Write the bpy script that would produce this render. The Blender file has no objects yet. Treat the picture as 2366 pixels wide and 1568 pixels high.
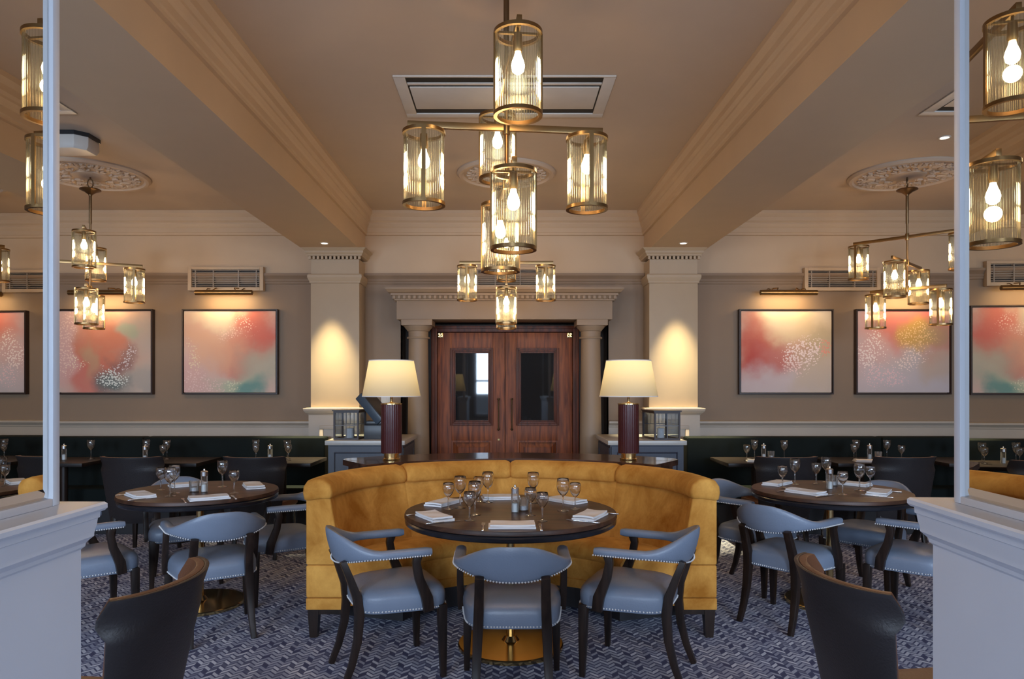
import bpy, bmesh, math, random
from mathutils import Vector, Matrix
PI = math.pi
rad = math.radians
random.seed(7)
SC = bpy.context.scene
COL = SC.collection

# ------------------------------------------------------------------ camera
F = 1640.0            # focal length in pixels of the 2366 wide frame
CX, CY = 1170.0, 892.0  # vanishing point of the room's depth lines
H = 1.478             # eye height
cam_data = bpy.data.cameras.new('camera')
cam_data.sensor_fit = 'HORIZONTAL'
cam_data.sensor_width = 36.0
cam_data.lens = 36.0 * F / 2366.0
cam_data.shift_x = (1183.0 - CX) / 2366.0
cam_data.shift_y = (CY - 784.0) / 2366.0
cam_data.clip_start = 0.05
cam = bpy.data.objects.new('camera', cam_data)
cam.location = (0, 0, H)
cam.rotation_euler = (rad(90), 0, 0)
COL.objects.link(cam)
SC.camera = cam

# ------------------------------------------------------------------ world, exposure, daylight
world = bpy.data.worlds.new('world')
SC.world = world
world.use_nodes = True
world.node_tree.nodes['Background'].inputs[0].default_value = (0.62, 0.76, 1.0, 1)
world.node_tree.nodes['Background'].inputs[1].default_value = 0.6
SC.view_settings.view_transform = 'Standard'
SC.view_settings.look = 'None'
SC.view_settings.gamma = 1.0
SC.view_settings.use_curve_mapping = False
SC.view_settings.exposure = 0.0
SC.cycles.use_denoising = True
try:
    SC.cycles.denoiser = 'OPENIMAGEDENOISE'
except Exception:
    pass
SC.cycles.max_bounces = 10
SC.cycles.diffuse_bounces = 4
SC.cycles.glossy_bounces = 5
SC.cycles.transparent_max_bounces = 24
SC.cycles.caustics_reflective = False
SC.cycles.caustics_refractive = False
SC.cycles.sample_clamp_indirect = 4.0

DAY = 190.0            # daylight through the street windows behind the camera
LAMP = 4.1           # each pendant bulb
PICT = 3.2            # each picture light
SPOT = 860.0          # each pillar downlight
TABLE_LAMP = 2.0


def area(name, loc, rot, sx, sy, energy, color, spread=None):
    d = bpy.data.lights.new(name, 'AREA')
    d.shape = 'RECTANGLE'
    d.size, d.size_y = sx, sy
    d.energy = energy
    d.color = color
    if spread:
        d.spread = spread
    o = bpy.data.objects.new(name, d)
    o.location = loc
    o.rotation_euler = rot
    COL.objects.link(o)
    return o


DAYCOL = (0.62, 0.78, 1.0)
WINS = ((-4.6, 1.6), (-2.3, 1.5), (-.38, .86), (2.2, 1.6), (4.6, 1.6))   # centre and width of each street window
YF = -1.6             # inner face of the street wall
for wx, ww in WINS:
    area('window_daylight', (wx, YF - .75, 2.0), (rad(56), 0, 0), ww, 1.75, DAY * ww, DAYCOL)

# ------------------------------------------------------------------ materials


def srgb(r, g, b):
    def c(u):
        u /= 255.0
        return u / 12.92 if u <= 0.04045 else ((u + 0.055) / 1.055) ** 2.4
    return (c(r), c(g), c(b), 1.0)


def newmat(name):
    m = bpy.data.materials.new(name)
    m.use_nodes = True
    nt = m.node_tree
    for n in list(nt.nodes):
        nt.nodes.remove(n)
    out = nt.nodes.new('ShaderNodeOutputMaterial')
    return m, nt, out


def node(nt, kind, **kw):
    n = nt.nodes.new('ShaderNode' + kind)
    for k, v in kw.items():
        if k.startswith('i_'):
            key = k[2:]
            key = int(key) if key.isdigit() else key.replace('_', ' ')
            n.inputs[key].default_value = v
        else:
            setattr(n, k, v)
    return n


def math_node(nt, op, a=None, b=None, c=None):
    n = nt.nodes.new('ShaderNodeMath')
    n.operation = op
    for i, v in enumerate((a, b, c)):
        if v is None:
            continue
        if isinstance(v, (int, float)):
            n.inputs[i].default_value = v
        else:
            nt.links.new(v, n.inputs[i])
    return n.outputs[0]


def mixc(nt, fac, a, b):
    n = nt.nodes.new('ShaderNodeMix')
    n.data_type = 'RGBA'
    for idx, v in ((0, fac), (6, a), (7, b)):
        if isinstance(v, (int, float, tuple)):
            n.inputs[idx].default_value = v
        else:
            nt.links.new(v, n.inputs[idx])
    return n.outputs[2]


def plain(name, col, rough=0.5, metal=0.0, var=0.06, scale=6.0, bump=0.0, bscale=60.0, sheen=0.0, spec=0.5, coat=0.0,
          stretch=(1, 1, 1)):
    """principled surface with a little procedural colour variation and grain"""
    m, nt, out = newmat(name)
    p = node(nt, 'BsdfPrincipled')
    p.inputs['Roughness'].default_value = rough
    p.inputs['Metallic'].default_value = metal
    p.inputs['Specular IOR Level'].default_value = spec
    p.inputs['Coat Weight'].default_value = coat
    p.inputs['Sheen Weight'].default_value = sheen
    tc = node(nt, 'TexCoord')
    mp = node(nt, 'Mapping')
    mp.inputs['Scale'].default_value = stretch
    nt.links.new(tc.outputs['Object'], mp.inputs[0])
    nz = node(nt, 'TexNoise')
    nz.inputs['Scale'].default_value = scale
    nz.inputs['Detail'].default_value = 5
    nt.links.new(mp.outputs[0], nz.inputs[0])
    lo = tuple(c * (1 - var * 2) for c in col[:3]) + (1,)
    hi = tuple(min(1, c * (1 + var * 2)) for c in col[:3]) + (1,)
    nt.links.new(mixc(nt, nz.outputs['Fac'], lo, hi), p.inputs['Base Color'])
    if bump:
        nb = node(nt, 'TexNoise')
        nb.inputs['Scale'].default_value = bscale
        nb.inputs['Detail'].default_value = 4
        nt.links.new(mp.outputs[0], nb.inputs[0])
        bp = node(nt, 'Bump')
        bp.inputs['Strength'].default_value = bump
        bp.inputs['Distance'].default_value = 0.01
        nt.links.new(nb.outputs['Fac'], bp.inputs['Height'])
        nt.links.new(bp.outputs[0], p.inputs['Normal'])
    nt.links.new(p.outputs[0], out.inputs[0])
    return m


def wood(name, dark, light, rough=0.35, axis='Z', scale=1.0, coat=0.0):
    m, nt, out = newmat(name)
    p = node(nt, 'BsdfPrincipled')
    p.inputs['Roughness'].default_value = rough
    p.inputs['Coat Weight'].default_value = coat
    p.inputs['Specular IOR Level'].default_value = 0.35
    tc = node(nt, 'TexCoord')
    mp = node(nt, 'Mapping')
    s = {'X': (1.2, 14, 14), 'Y': (14, 1.2, 14), 'Z': (14, 14, 1.2)}[axis]
    mp.inputs['Scale'].default_value = tuple(v * scale for v in s)
    nt.links.new(tc.outputs['Object'], mp.inputs[0])
    nz = node(nt, 'TexNoise')
    nz.inputs['Scale'].default_value = 2.2
    nz.inputs['Detail'].default_value = 8
    nz.inputs['Distortion'].default_value = 0.6
    nt.links.new(mp.outputs[0], nz.inputs[0])
    cr = node(nt, 'ValToRGB')
    cr.color_ramp.elements[0].position = 0.32
    cr.color_ramp.elements[0].color = dark
    cr.color_ramp.elements[1].position = 0.68
    cr.color_ramp.elements[1].color = light
    nt.links.new(nz.outputs['Fac'], cr.inputs[0])
    nt.links.new(cr.outputs[0], p.inputs['Base Color'])
    bp = node(nt, 'Bump')
    bp.inputs['Strength'].default_value = 0.08
    bp.inputs['Distance'].default_value = 0.005
    nt.links.new(nz.outputs['Fac'], bp.inputs['Height'])
    nt.links.new(bp.outputs[0], p.inputs['Normal'])
    nt.links.new(p.outputs[0], out.inputs[0])
    return m


def thin_glass(name, tint=(1, 1, 1, 1), base=0.05, gain=1.0, rough=0.02, haze=0.0, hazecol=(1, 1, 1, 1)):
    m, nt, out = newmat(name)
    tr = node(nt, 'BsdfTransparent')
    tr.inputs[0].default_value = tint
    gl = node(nt, 'BsdfGlossy')
    gl.inputs['Roughness'].default_value = rough
    gl.inputs[0].default_value = (1, 1, 1, 1)
    lw = node(nt, 'LayerWeight')
    lw.inputs[0].default_value = 0.35
    fac = math_node(nt, 'ADD', math_node(nt, 'MULTIPLY', lw.outputs['Fresnel'], gain), base)
    mx = node(nt, 'MixShader')
    nt.links.new(fac, mx.inputs[0])
    nt.links.new(tr.outputs[0], mx.inputs[1])
    nt.links.new(gl.outputs[0], mx.inputs[2])
    last = mx
    if haze:
        tl = node(nt, 'BsdfTranslucent')
        tl.inputs[0].default_value = hazecol
        m2 = node(nt, 'MixShader')
        m2.inputs[0].default_value = haze
        nt.links.new(last.outputs[0], m2.inputs[1])
        nt.links.new(tl.outputs[0], m2.inputs[2])
        last = m2
    nt.links.new(last.outputs[0], out.inputs[0])
    return m


def ribbed_glass(name):
    m, nt, out = newmat(name)
    lw = node(nt, 'LayerWeight')
    lw.inputs[0].default_value = 0.4
    tr = node(nt, 'BsdfTransparent')
    nt.links.new(mixc(nt, lw.outputs['Facing'], (0.92, 0.95, 0.93, 1), (0.50, 0.53, 0.49, 1)), tr.inputs[0])
    gl = node(nt, 'BsdfGlossy')
    gl.inputs['Roughness'].default_value = 0.10
    gl.inputs[0].default_value = (0.95, 0.97, 0.93, 1)
    tl = node(nt, 'BsdfTranslucent')
    tl.inputs[0].default_value = (0.9, 0.92, 0.85, 1)
    mx = node(nt, 'MixShader')
    nt.links.new(math_node(nt, 'ADD', math_node(nt, 'MULTIPLY', lw.outputs['Fresnel'], 0.55), 0.03), mx.inputs[0])
    nt.links.new(tr.outputs[0], mx.inputs[1])
    nt.links.new(gl.outputs[0], mx.inputs[2])
    m2 = node(nt, 'MixShader')
    m2.inputs[0].default_value = 0.012
    nt.links.new(mx.outputs[0], m2.inputs[1])
    nt.links.new(tl.outputs[0], m2.inputs[2])
    nt.links.new(m2.outputs[0], out.inputs[0])
    return m


def emit(name, col, strength):
    m, nt, out = newmat(name)
    e = node(nt, 'Emission')
    e.inputs[0].default_value = col
    e.inputs[1].default_value = strength
    nt.links.new(e.outputs[0], out.inputs[0])
    return m


def velvet(name, dark, light):
    m, nt, out = newmat(name)
    p = node(nt, 'BsdfPrincipled')
    p.inputs['Roughness'].default_value = 0.8
    p.inputs['Sheen Weight'].default_value = 0.35
    p.inputs['Sheen Roughness'].default_value = 0.4
    p.inputs['Sheen Tint'].default_value = light
    p.inputs['Specular IOR Level'].default_value = 0.15
    tc = node(nt, 'TexCoord')
    mp = node(nt, 'Mapping')
    mp.inputs['Scale'].default_value = (5, 5, 4)
    nt.links.new(tc.outputs['Object'], mp.inputs[0])
    nz = node(nt, 'TexNoise')
    nz.inputs['Scale'].default_value = 1.0
    nz.inputs['Detail'].default_value = 6
    nz.inputs['Distortion'].default_value = 0.35
    nz.inputs['Roughness'].default_value = 0.65
    nt.links.new(mp.outputs[0], nz.inputs[0])
    cr = node(nt, 'ValToRGB')
    cr.color_ramp.elements[0].position = 0.3
    cr.color_ramp.elements[0].color = dark
    cr.color_ramp.elements[1].position = 0.72
    cr.color_ramp.elements[1].color = light
    nt.links.new(nz.outputs['Fac'], cr.inputs[0])
    nt.links.new(cr.outputs[0], p.inputs['Base Color'])
    nt.links.new(p.outputs[0], out.inputs[0])
    return m


def carpet_mat():
    m, nt, out = newmat('herringbone_carpet')
    p = node(nt, 'BsdfPrincipled')
    p.inputs['Roughness'].default_value = 0.95
    p.inputs['Specular IOR Level'].default_value = 0.1
    tc = node(nt, 'TexCoord')
    sp = node(nt, 'SeparateXYZ')
    nt.links.new(tc.outputs['Object'], sp.inputs[0])
    px, py = 0.072, 0.040
    u = math_node(nt, 'DIVIDE', sp.outputs[0], px)
    tri = math_node(nt, 'PINGPONG', u, 0.5)               # 0..0.5 zigzag
    v = math_node(nt, 'DIVIDE', sp.outputs[1], py)
    w = math_node(nt, 'ADD', v, math_node(nt, 'MULTIPLY', tri, 1.9))
    fr = math_node(nt, 'FRACT', w)
    row = math_node(nt, 'FLOOR', w)
    half = math_node(nt, 'FLOOR', math_node(nt, 'MULTIPLY', u, 2.0))
    comb = node(nt, 'CombineXYZ')
    nt.links.new(row, comb.inputs[0])
    nt.links.new(half, comb.inputs[1])
    wn = node(nt, 'TexWhiteNoise')
    nt.links.new(comb.outputs[0], wn.inputs[0])
    # checker of light and dark strokes with woven irregularity
    alt = math_node(nt, 'MODULO', math_node(nt, 'ABSOLUTE', math_node(nt, 'ADD', row, half)), 2.0)
    val = math_node(nt, 'ADD', math_node(nt, 'MULTIPLY', alt, 0.32), math_node(nt, 'MULTIPLY', wn.outputs['Value'], 0.62))
    cr = node(nt, 'ValToRGB')
    els = cr.color_ramp.elements
    els[0].position, els[0].color = 0.08, srgb(56, 58, 92)
    els[1].position, els[1].color = 0.9, srgb(226, 229, 240)
    e = els.new(0.36)
    e.color = srgb(160, 164, 186)
    e = els.new(0.62)
    e.color = srgb(196, 200, 214)
    nt.links.new(val, cr.inputs[0])
    gap = math_node(nt, 'LESS_THAN', math_node(nt, 'ABSOLUTE', math_node(nt, 'SUBTRACT', fr, 0.5)), 0.34)
    fz = node(nt, 'TexNoise')
    fz.inputs['Scale'].default_value = 500
    nt.links.new(tc.outputs['Object'], fz.inputs[0])
    c1 = mixc(nt, gap, srgb(66, 70, 104), cr.outputs[0])
    c2 = mixc(nt, math_node(nt, 'MULTIPLY', fz.outputs['Fac'], 0.35), c1, srgb(150, 154, 176))
    nt.links.new(c2, p.inputs['Base Color'])
    bp = node(nt, 'Bump')
    bp.inputs['Strength'].default_value = 0.4
    bp.inputs['Distance'].default_value = 0.004
    nt.links.new(math_node(nt, 'ADD', gap, fz.outputs['Fac']), bp.inputs['Height'])
    nt.links.new(bp.outputs[0], p.inputs['Normal'])
    nt.links.new(p.outputs[0], out.inputs[0])
    return m


def art_mat(name, base, blobs, specks, seed):
    """abstract washes: soft colour clouds plus clusters of small blossom flecks, in the canvas's own x/z"""
    m, nt, out = newmat(name)
    p = node(nt, 'BsdfPrincipled')
    p.inputs['Roughness'].default_value = 0.7
    tc = node(nt, 'TexCoord')
    nz = node(nt, 'TexNoise')
    nz.inputs['Scale'].default_value = 2.6
    nz.inputs['Detail'].default_value = 6
    add0 = node(nt, 'VectorMath', operation='ADD')
    add0.inputs[1].default_value = (seed, seed * 1.7, seed * 0.3)
    nt.links.new(tc.outputs['Object'], add0.inputs[0])
    nt.links.new(add0.outputs[0], nz.inputs[0])
    off = node(nt, 'VectorMath', operation='MULTIPLY_ADD')
    off.inputs[1].default_value = (0.62, 0.62, 0.62)
    sub = node(nt, 'VectorMath', operation='SUBTRACT')
    sub.inputs[1].default_value = (0.5, 0.5, 0.5)
    nt.links.new(nz.outputs['Color'], sub.inputs[0])
    nt.links.new(sub.outputs[0], off.inputs[0])
    nt.links.new(tc.outputs['Object'], off.inputs[2])
    flat = node(nt, 'VectorMath', operation='MULTIPLY')
    flat.inputs[1].default_value = (1, 0, 1)
    nt.links.new(off.outputs[0], flat.inputs[0])
    col = base

    def mask(x, z, rx, rz, src, soft):
        mp = node(nt, 'Mapping')
        mp.inputs['Location'].default_value = (-x * 0.52 / (rx * 0.52), 0, -z * 0.46 / (rz * 0.46))
        mp.inputs['Scale'].default_value = (1 / (rx * 0.52), 0, 1 / (rz * 0.46))
        nt.links.new(src, mp.inputs[0])
        ln = node(nt, 'VectorMath', operation='LENGTH')
        nt.links.new(mp.outputs[0], ln.inputs[0])
        mr = node(nt, 'MapRange', interpolation_type='SMOOTHSTEP')
        mr.inputs[1].default_value = 1.0 + soft
        mr.inputs[2].default_value = 1.0 - soft
        nt.links.new(ln.outputs['Value'], mr.inputs[0])
        return mr.outputs[0]
    for (x, z, rx, rz, c, a) in blobs:
        k = mask(x, z, rx, rz, flat.outputs[0], 0.6)
        col = mixc(nt, math_node(nt, 'MULTIPLY', k, a), col, c)
    for (x, z, rx, rz, c, dens) in specks:
        k = mask(x, z, rx, rz, flat.outputs[0], 0.5)
        vo = node(nt, 'TexVoronoi')
        vo.inputs['Scale'].default_value = 46
        nt.links.new(tc.outputs['Object'], vo.inputs[0])
        dot = math_node(nt, 'LESS_THAN', vo.outputs['Distance'], math_node(nt, 'MULTIPLY', k, dens))
        col = mixc(nt, math_node(nt, 'MULTIPLY', dot, 0.85), col, c)
    nt.links.new(col, p.inputs['Base Color'])
    nt.links.new(p.outputs[0], out.inputs[0])
    return m


def clear_glass(name):
    m, nt, out = newmat(name)
    g = node(nt, 'BsdfGlass')
    g.inputs['Roughness'].default_value = 0.0
    g.inputs['IOR'].default_value = 1.45
    gl = node(nt, 'BsdfGlossy')
    gl.inputs['Roughness'].default_value = 0.05
    mx = node(nt, 'MixShader')
    mx.inputs[0].default_value = 0.10
    nt.links.new(g.outputs[0], mx.inputs[1])
    nt.links.new(gl.outputs[0], mx.inputs[2])
    nt.links.new(mx.outputs[0], out.inputs[0])
    return m


M = {}
M['carpet'] = carpet_mat()
M['ceiling'] = plain('ceiling_paint', (0.57, 0.45, 0.335, 1), 0.75, var=0.02)
M['cream'] = plain('cream_paint', (0.55, 0.40, 0.26, 1), 0.6, var=0.02)
M['taupe'] = plain('taupe_paint', (0.28, 0.19, 0.122, 1), 0.65, var=0.02)
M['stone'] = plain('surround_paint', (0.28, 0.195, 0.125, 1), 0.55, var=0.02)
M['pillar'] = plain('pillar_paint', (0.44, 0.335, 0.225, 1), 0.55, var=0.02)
M['dado'] = plain('dado_paint', (0.47, 0.39, 0.31, 1), 0.45, var=0.02)
M['white_paint'] = plain('grey_white_paint', (0.70, 0.72, 0.78, 1), 0.4, var=0.02)
M['recess_shade'] = plain('shaded_reveal', (0.055, 0.045, 0.04, 1), 0.6)  # near-black colour standing in for the shadow inside the door recess
M['mirror'] = plain('mirror_silver', (0.82, 0.80, 0.76, 1), 0.0, metal=1.0, var=0.0)
M['brass'] = plain('aged_brass', (0.30, 0.19, 0.085, 1), 0.33, metal=1.0, var=0.1)
M['brass_bright'] = plain('polished_brass', (0.72, 0.50, 0.22, 1), 0.18, metal=1.0, var=0.04)
M['bronze'] = plain('dark_bronze', (0.16, 0.095, 0.045, 1), 0.35, metal=0.9, var=0.1)
M['chrome'] = plain('chrome', (0.85, 0.85, 0.85, 1), 0.2, metal=1.0, var=0.02)
M['steel_nail'] = plain('nickel_nail', (0.92, 0.91, 0.90, 1), 0.4, metal=0.3, var=0.02)
M['door_wood'] = wood('mahogany_door', srgb(86, 38, 15), srgb(152, 80, 36), 0.5, 'Z')
M['door_wood_dark'] = wood('mahogany_frame', srgb(58, 25, 12), srgb(108, 52, 27), 0.48, 'Z')
M['table_wood'] = wood('dark_stained_tabletop', srgb(46, 29, 21), srgb(82, 54, 40), 0.42, 'X', 0.7)
M['dark_table'] = wood('blackened_tabletop', srgb(24, 18, 16), srgb(42, 33, 29), 0.4, 'X', 0.7)
M['table_edge'] = plain('black_table_edge', (0.012, 0.012, 0.016, 1), 0.25)
M['ledge_wood'] = wood('brown_ledge_wood', srgb(46, 28, 20), srgb(84, 54, 40), 0.25, 'X', 0.7, coat=0.3)
M['leg_wood'] = wood('walnut_leg', srgb(24, 17, 14), srgb(50, 36, 29), 0.35, 'Z')
M['blue_leather'] = plain('blue_grey_leather', srgb(121, 132, 150), 0.36, var=0.05, bump=0.12, bscale=120)
M['dark_leather'] = plain('black_brown_leather', srgb(38, 34, 35), 0.42, var=0.06, bump=0.15, bscale=130)
M['brown_leather'] = plain('tan_brown_leather', srgb(98, 62, 42), 0.4, var=0.08, bump=0.15, bscale=130)
M['gold_velvet'] = velvet('gold_velvet', srgb(166, 104, 34), srgb(226, 166, 82))
M['green_velvet'] = plain('bottle_green_velvet', srgb(14, 22, 21), 0.8, var=0.25, scale=3, spec=0.2)
M['plinth'] = plain('black_plinth', (0.018, 0.017, 0.02, 1), 0.5)
M['console_grey'] = plain('grey_stained_cabinet', srgb(72, 76, 86), 0.5, var=0.08, scale=14, stretch=(8, 8, 1))
M['console_blue'] = plain('slate_blue_cabinet', srgb(56, 60, 74), 0.5, var=0.08, scale=14, stretch=(8, 8, 1))
M['stone_top'] = plain('pale_stone_top', srgb(186, 180, 172), 0.3, var=0.05, scale=20)
M['maroon'] = plain('maroon_lacquer', srgb(70, 28, 30), 0.18, var=0.08, coat=0.4)
M['black_plastic'] = plain('black_plastic', (0.02, 0.021, 0.024, 1), 0.35)
M['screen_glass'] = plain('dark_screen', srgb(48, 44, 42), 0.12, var=0.1)
M['door_glass'] = plain('dark_door_glass', (0.012, 0.014, 0.016, 1), 0.03, spec=0.9)
M['linen'] = plain('white_linen', (0.80, 0.79, 0.80, 1), 0.85, var=0.03, bump=0.2, bscale=200)
M['white_plastic'] = plain('white_plastic', (0.66, 0.62, 0.56, 1), 0.4)
M['louver'] = plain('vent_slat_metal', (0.30, 0.25, 0.20, 1), 0.5)
M['vent_dark'] = plain('vent_dark_backing', (0.05, 0.045, 0.04, 1), 0.8)
M['slot_black'] = plain('air_slot_black', (0.012, 0.011, 0.010, 1), 0.8)
M['frame_dark'] = plain('dark_picture_frame', srgb(44, 26, 20), 0.4)
M['lead'] = plain('grey_lead', (0.16, 0.16, 0.17, 1), 0.5)
M['lantern_metal'] = plain('dark_lantern_wood', srgb(52, 38, 38), 0.45)
M['glass'] = clear_glass('wine_glass')
M['tumbler'] = thin_glass('thick_glass', (0.95, 0.96, 0.97, 1), 0.08, 1.0, 0.05, haze=0.12)
M['lantern_glass'] = thin_glass('lantern_pane', (0.9, 0.93, 0.95, 1), 0.04, 0.6, 0.03)
M['rib_glass'] = ribbed_glass('ribbed_lamp_glass')
M['window_glass'] = thin_glass('window_glass', (1, 1, 1, 1), 0.02, 0.4, 0.0)
M['bulb'] = emit('glowing_bulb', (1.0, 0.82, 0.54, 1), 40.0)
M['soft_bulb'] = emit('glowing_table_bulb', (1.0, 0.78, 0.46, 1), 4.0)
M['downlight'] = emit('glowing_downlight', (1.0, 0.86, 0.72, 1), 9.0)
M['tube_glow'] = emit('picture_light_glow', (1.0, 0.72, 0.38, 1), 3.0)
M['slate_plastic'] = plain('slate_plastic', srgb(66, 78, 90), 0.35)
M['salt'] = plain('white_salt', (0.82, 0.82, 0.80, 1), 0.7)


def shade_mat():
    m, nt, out = newmat('cream_lampshade')
    d = node(nt, 'BsdfDiffuse')
    d.inputs[0].default_value = (0.80, 0.70, 0.52, 1)
    t = node(nt, 'BsdfTranslucent')
    t.inputs[0].default_value = (0.90, 0.80, 0.54, 1)
    mx = node(nt, 'MixShader')
    mx.inputs[0].default_value = 0.5
    tc = node(nt, 'TexCoord')
    nz = node(nt, 'TexNoise')
    nz.inputs['Scale'].default_value = 90
    nt.links.new(tc.outputs['Object'], nz.inputs[0])
    bp = node(nt, 'Bump')
    bp.inputs['Strength'].default_value = 0.1
    nt.links.new(nz.outputs['Fac'], bp.inputs['Height'])
    nt.links.new(bp.outputs[0], d.inputs['Normal'])
    nt.links.new(d.outputs[0], mx.inputs[1])
    nt.links.new(t.outputs[0], mx.inputs[2])
    nt.links.new(mx.outputs[0], out.inputs[0])
    return m


M['shade'] = shade_mat()

# ------------------------------------------------------------------ mesh helpers


class MB:
    def __init__(self):
        self.v, self.f, self.mi, self.cur = [], [], [], 0

    def add(self, vs, fs):
        n = len(self.v)
        self.v += [tuple(p) for p in vs]
        for f in fs:
            self.f.append([i + n for i in f])
            self.mi.append(self.cur)

    def box(self, x0, x1, y0, y1, z0, z1):
        vs = [(x, y, z) for x in (x0, x1) for y in (y0, y1) for z in (z0, z1)]
        self.add(vs, [(0, 1, 3, 2), (4, 6, 7, 5), (0, 4, 5, 1), (2, 3, 7, 6), (0, 2, 6, 4), (1, 5, 7, 3)])
        return self

    def hexa(self, c, mat):
        """unit box transformed by a matrix"""
        vs = [mat @ Vector((x, y, z)) + Vector(c) for x in (-.5, .5) for y in (-.5, .5) for z in (-.5, .5)]
        self.add(vs, [(0, 1, 3, 2), (4, 6, 7, 5), (0, 4, 5, 1), (2, 3, 7, 6), (0, 2, 6, 4), (1, 5, 7, 3)])
        return self

    def loops(self, loops, closed=True, cap0=True, cap1=True):
        """skin a list of equal-length vertex loops"""
        n = len(loops[0])
        vs = [p for l in loops for p in l]
        fs = []
        for k in range(len(loops) - 1):
            a, b = k * n, (k + 1) * n
            for i in range(n if closed else n - 1):
                j = (i + 1) % n
                fs.append((a + i, a + j, b + j, b + i))
        if cap0:
            fs.append(tuple(range(n - 1, -1, -1)))
        if cap1:
            fs.append(tuple((len(loops) - 1) * n + i for i in range(n)))
        self.add(vs, fs)
        return self

    def lathe(self, prof, n=24, c=(0, 0), cap=True):
        ls = [[(c[0] + r * math.cos(2 * PI * i / n), c[1] + r * math.sin(2 * PI * i / n), z) for i in range(n)] for r, z in prof]
        return self.loops(ls, True, cap, cap)

    def stack(self, x0, x1, y0, y1, prof):
        """rectangle footprint grown by an offset at each height: mouldings that return round corners"""
        ls = [[(x0 - o, y0 - o, z), (x1 + o, y0 - o, z), (x1 + o, y1 + o, z), (x0 - o, y1 + o, z)] for o, z in prof]
        return self.loops(ls)

    def tube(self, path, size, n=8, up=(0, 0, 1), rect=False):
        """sweep a round (radius) or rectangular (w, h) section along points; size may be one per point"""
        pts = [Vector(p) for p in path]
        ls = []
        for i, p in enumerate(pts):
            t = (pts[min(i + 1, len(pts) - 1)] - pts[max(i - 1, 0)]).normalized()
            u = Vector(up)
            if abs(t.dot(u)) > 0.97:
                u = Vector((0, 1, 0)) if abs(t.y) < 0.9 else Vector((1, 0, 0))
            s = t.cross(u).normalized()
            w = s.cross(t).normalized()
            sz = size[i] if isinstance(size, list) else size
            if rect:
                a, b = sz[0] / 2, sz[1] / 2
                ls.append([p + s * x + w * y for x, y in ((-a, -b), (a, -b), (a, b), (-a, b))])
            else:
                ls.append([p + s * (sz * math.cos(2 * PI * k / n)) + w * (sz * math.sin(2 * PI * k / n)) for k in range(n)])
        return self.loops(ls)

    def molding(self, path, prof, closed=False):
        """sweep (offset, z) profile along a plan polyline with mitred corners; offset goes to the left of travel"""
        P = [Vector((p[0], p[1])) for p in path]
        n = len(P)
        rows = []
        for i in range(n):
            d0 = (P[i] - P[i - 1]).normalized() if (i > 0 or closed) else (P[1] - P[0]).normalized()
            d1 = (P[(i + 1) % n] - P[i]).normalized() if (i < n - 1 or closed) else d0
            n0, n1 = Vector((-d0.y, d0.x)), Vector((-d1.y, d1.x))
            b = (n0 + n1)
            b = b / max(1e-6, (1 + n0.dot(n1)))
            rows.append([(P[i].x + b.x * o, P[i].y + b.y * o, z) for o, z in prof])
        if closed:
            rows.append(rows[0])
            return self.loops(rows, True, False, False)
        return self.loops(rows, True, True, True)

    def ball(self, c, r, k=0):
        """octahedron bead"""
        x, y, z = c
        self.add([(x + r, y, z), (x - r, y, z), (x, y + r, z), (x, y - r, z), (x, y, z + r), (x, y, z - r)],
                 [(0, 2, 4), (2, 1, 4), (1, 3, 4), (3, 0, 4), (2, 0, 5), (1, 2, 5), (3, 1, 5), (0, 3, 5)])

    def build(self, name, mat, parent=None, smooth=False, bevel=0.0, segs=2, angle=35, loc=None):
        me = bpy.data.meshes.new(name)
        me.from_pydata(self.v, [], self.f)
        mats = mat if isinstance(mat, (list, tuple)) else [mat]
        for k in mats:
            me.materials.append(M[k])
        if len(mats) > 1:
            me.polygons.foreach_set('material_index', self.mi)
        bm = bmesh.new()
        bm.from_mesh(me)
        bmesh.ops.recalc_face_normals(bm, faces=bm.faces)
        if bevel:
            ed = [e for e in bm.edges if len(e.link_faces) == 2 and e.calc_face_angle(0) > rad(30)]
            bmesh.ops.bevel(bm, geom=ed, offset=bevel, segments=segs, affect='EDGES', profile=0.6, clamp_overlap=True)
        bm.to_mesh(me)
        bm.free()
        if smooth or bevel:
            me.polygons.foreach_set('use_smooth', [True] * len(me.polygons))
            me.set_sharp_from_angle(angle=rad(angle))
        me.update()
        o = bpy.data.objects.new(name, me)
        COL.objects.link(o)
        if parent is not None:
            o.parent = parent
        if loc is not None:
            o.location = loc
        return o


def tag(o, label, cat, group=None, kind=None):
    o['label'] = label
    o['category'] = cat
    if group:
        o['group'] = group
    if kind:
        o['kind'] = kind
    return o


def thing(name, label, cat, loc=(0, 0, 0), rz=0.0, group=None, kind=None):
    o = bpy.data.objects.new(name, None)
    o.empty_display_size = 0.05
    COL.objects.link(o)
    o.location = loc
    o.rotation_euler = (0, 0, rz)
    return tag(o, label, cat, group, kind)


def dup(root, loc, rz, label, group=None):
    r = root.copy()
    COL.objects.link(r)
    r.location = loc
    r.rotation_euler = (0, 0, rz)
    r['label'] = label
    if group:
        r['group'] = group
    for ch in list(root.children):
        c = ch.copy()
        COL.objects.link(c)
        c.parent = r
        for g in list(ch.children):
            d = g.copy()
            COL.objects.link(d)
            d.parent = c
    return r


def facing(fx, fy):
    return math.atan2(-fx, fy)


def at(px, py, z):
    """the point of height z that the photo shows at this pixel"""
    Y = (H - z) * F / (py - CY)
    return ((px - CX) * Y / F, Y)


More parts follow.
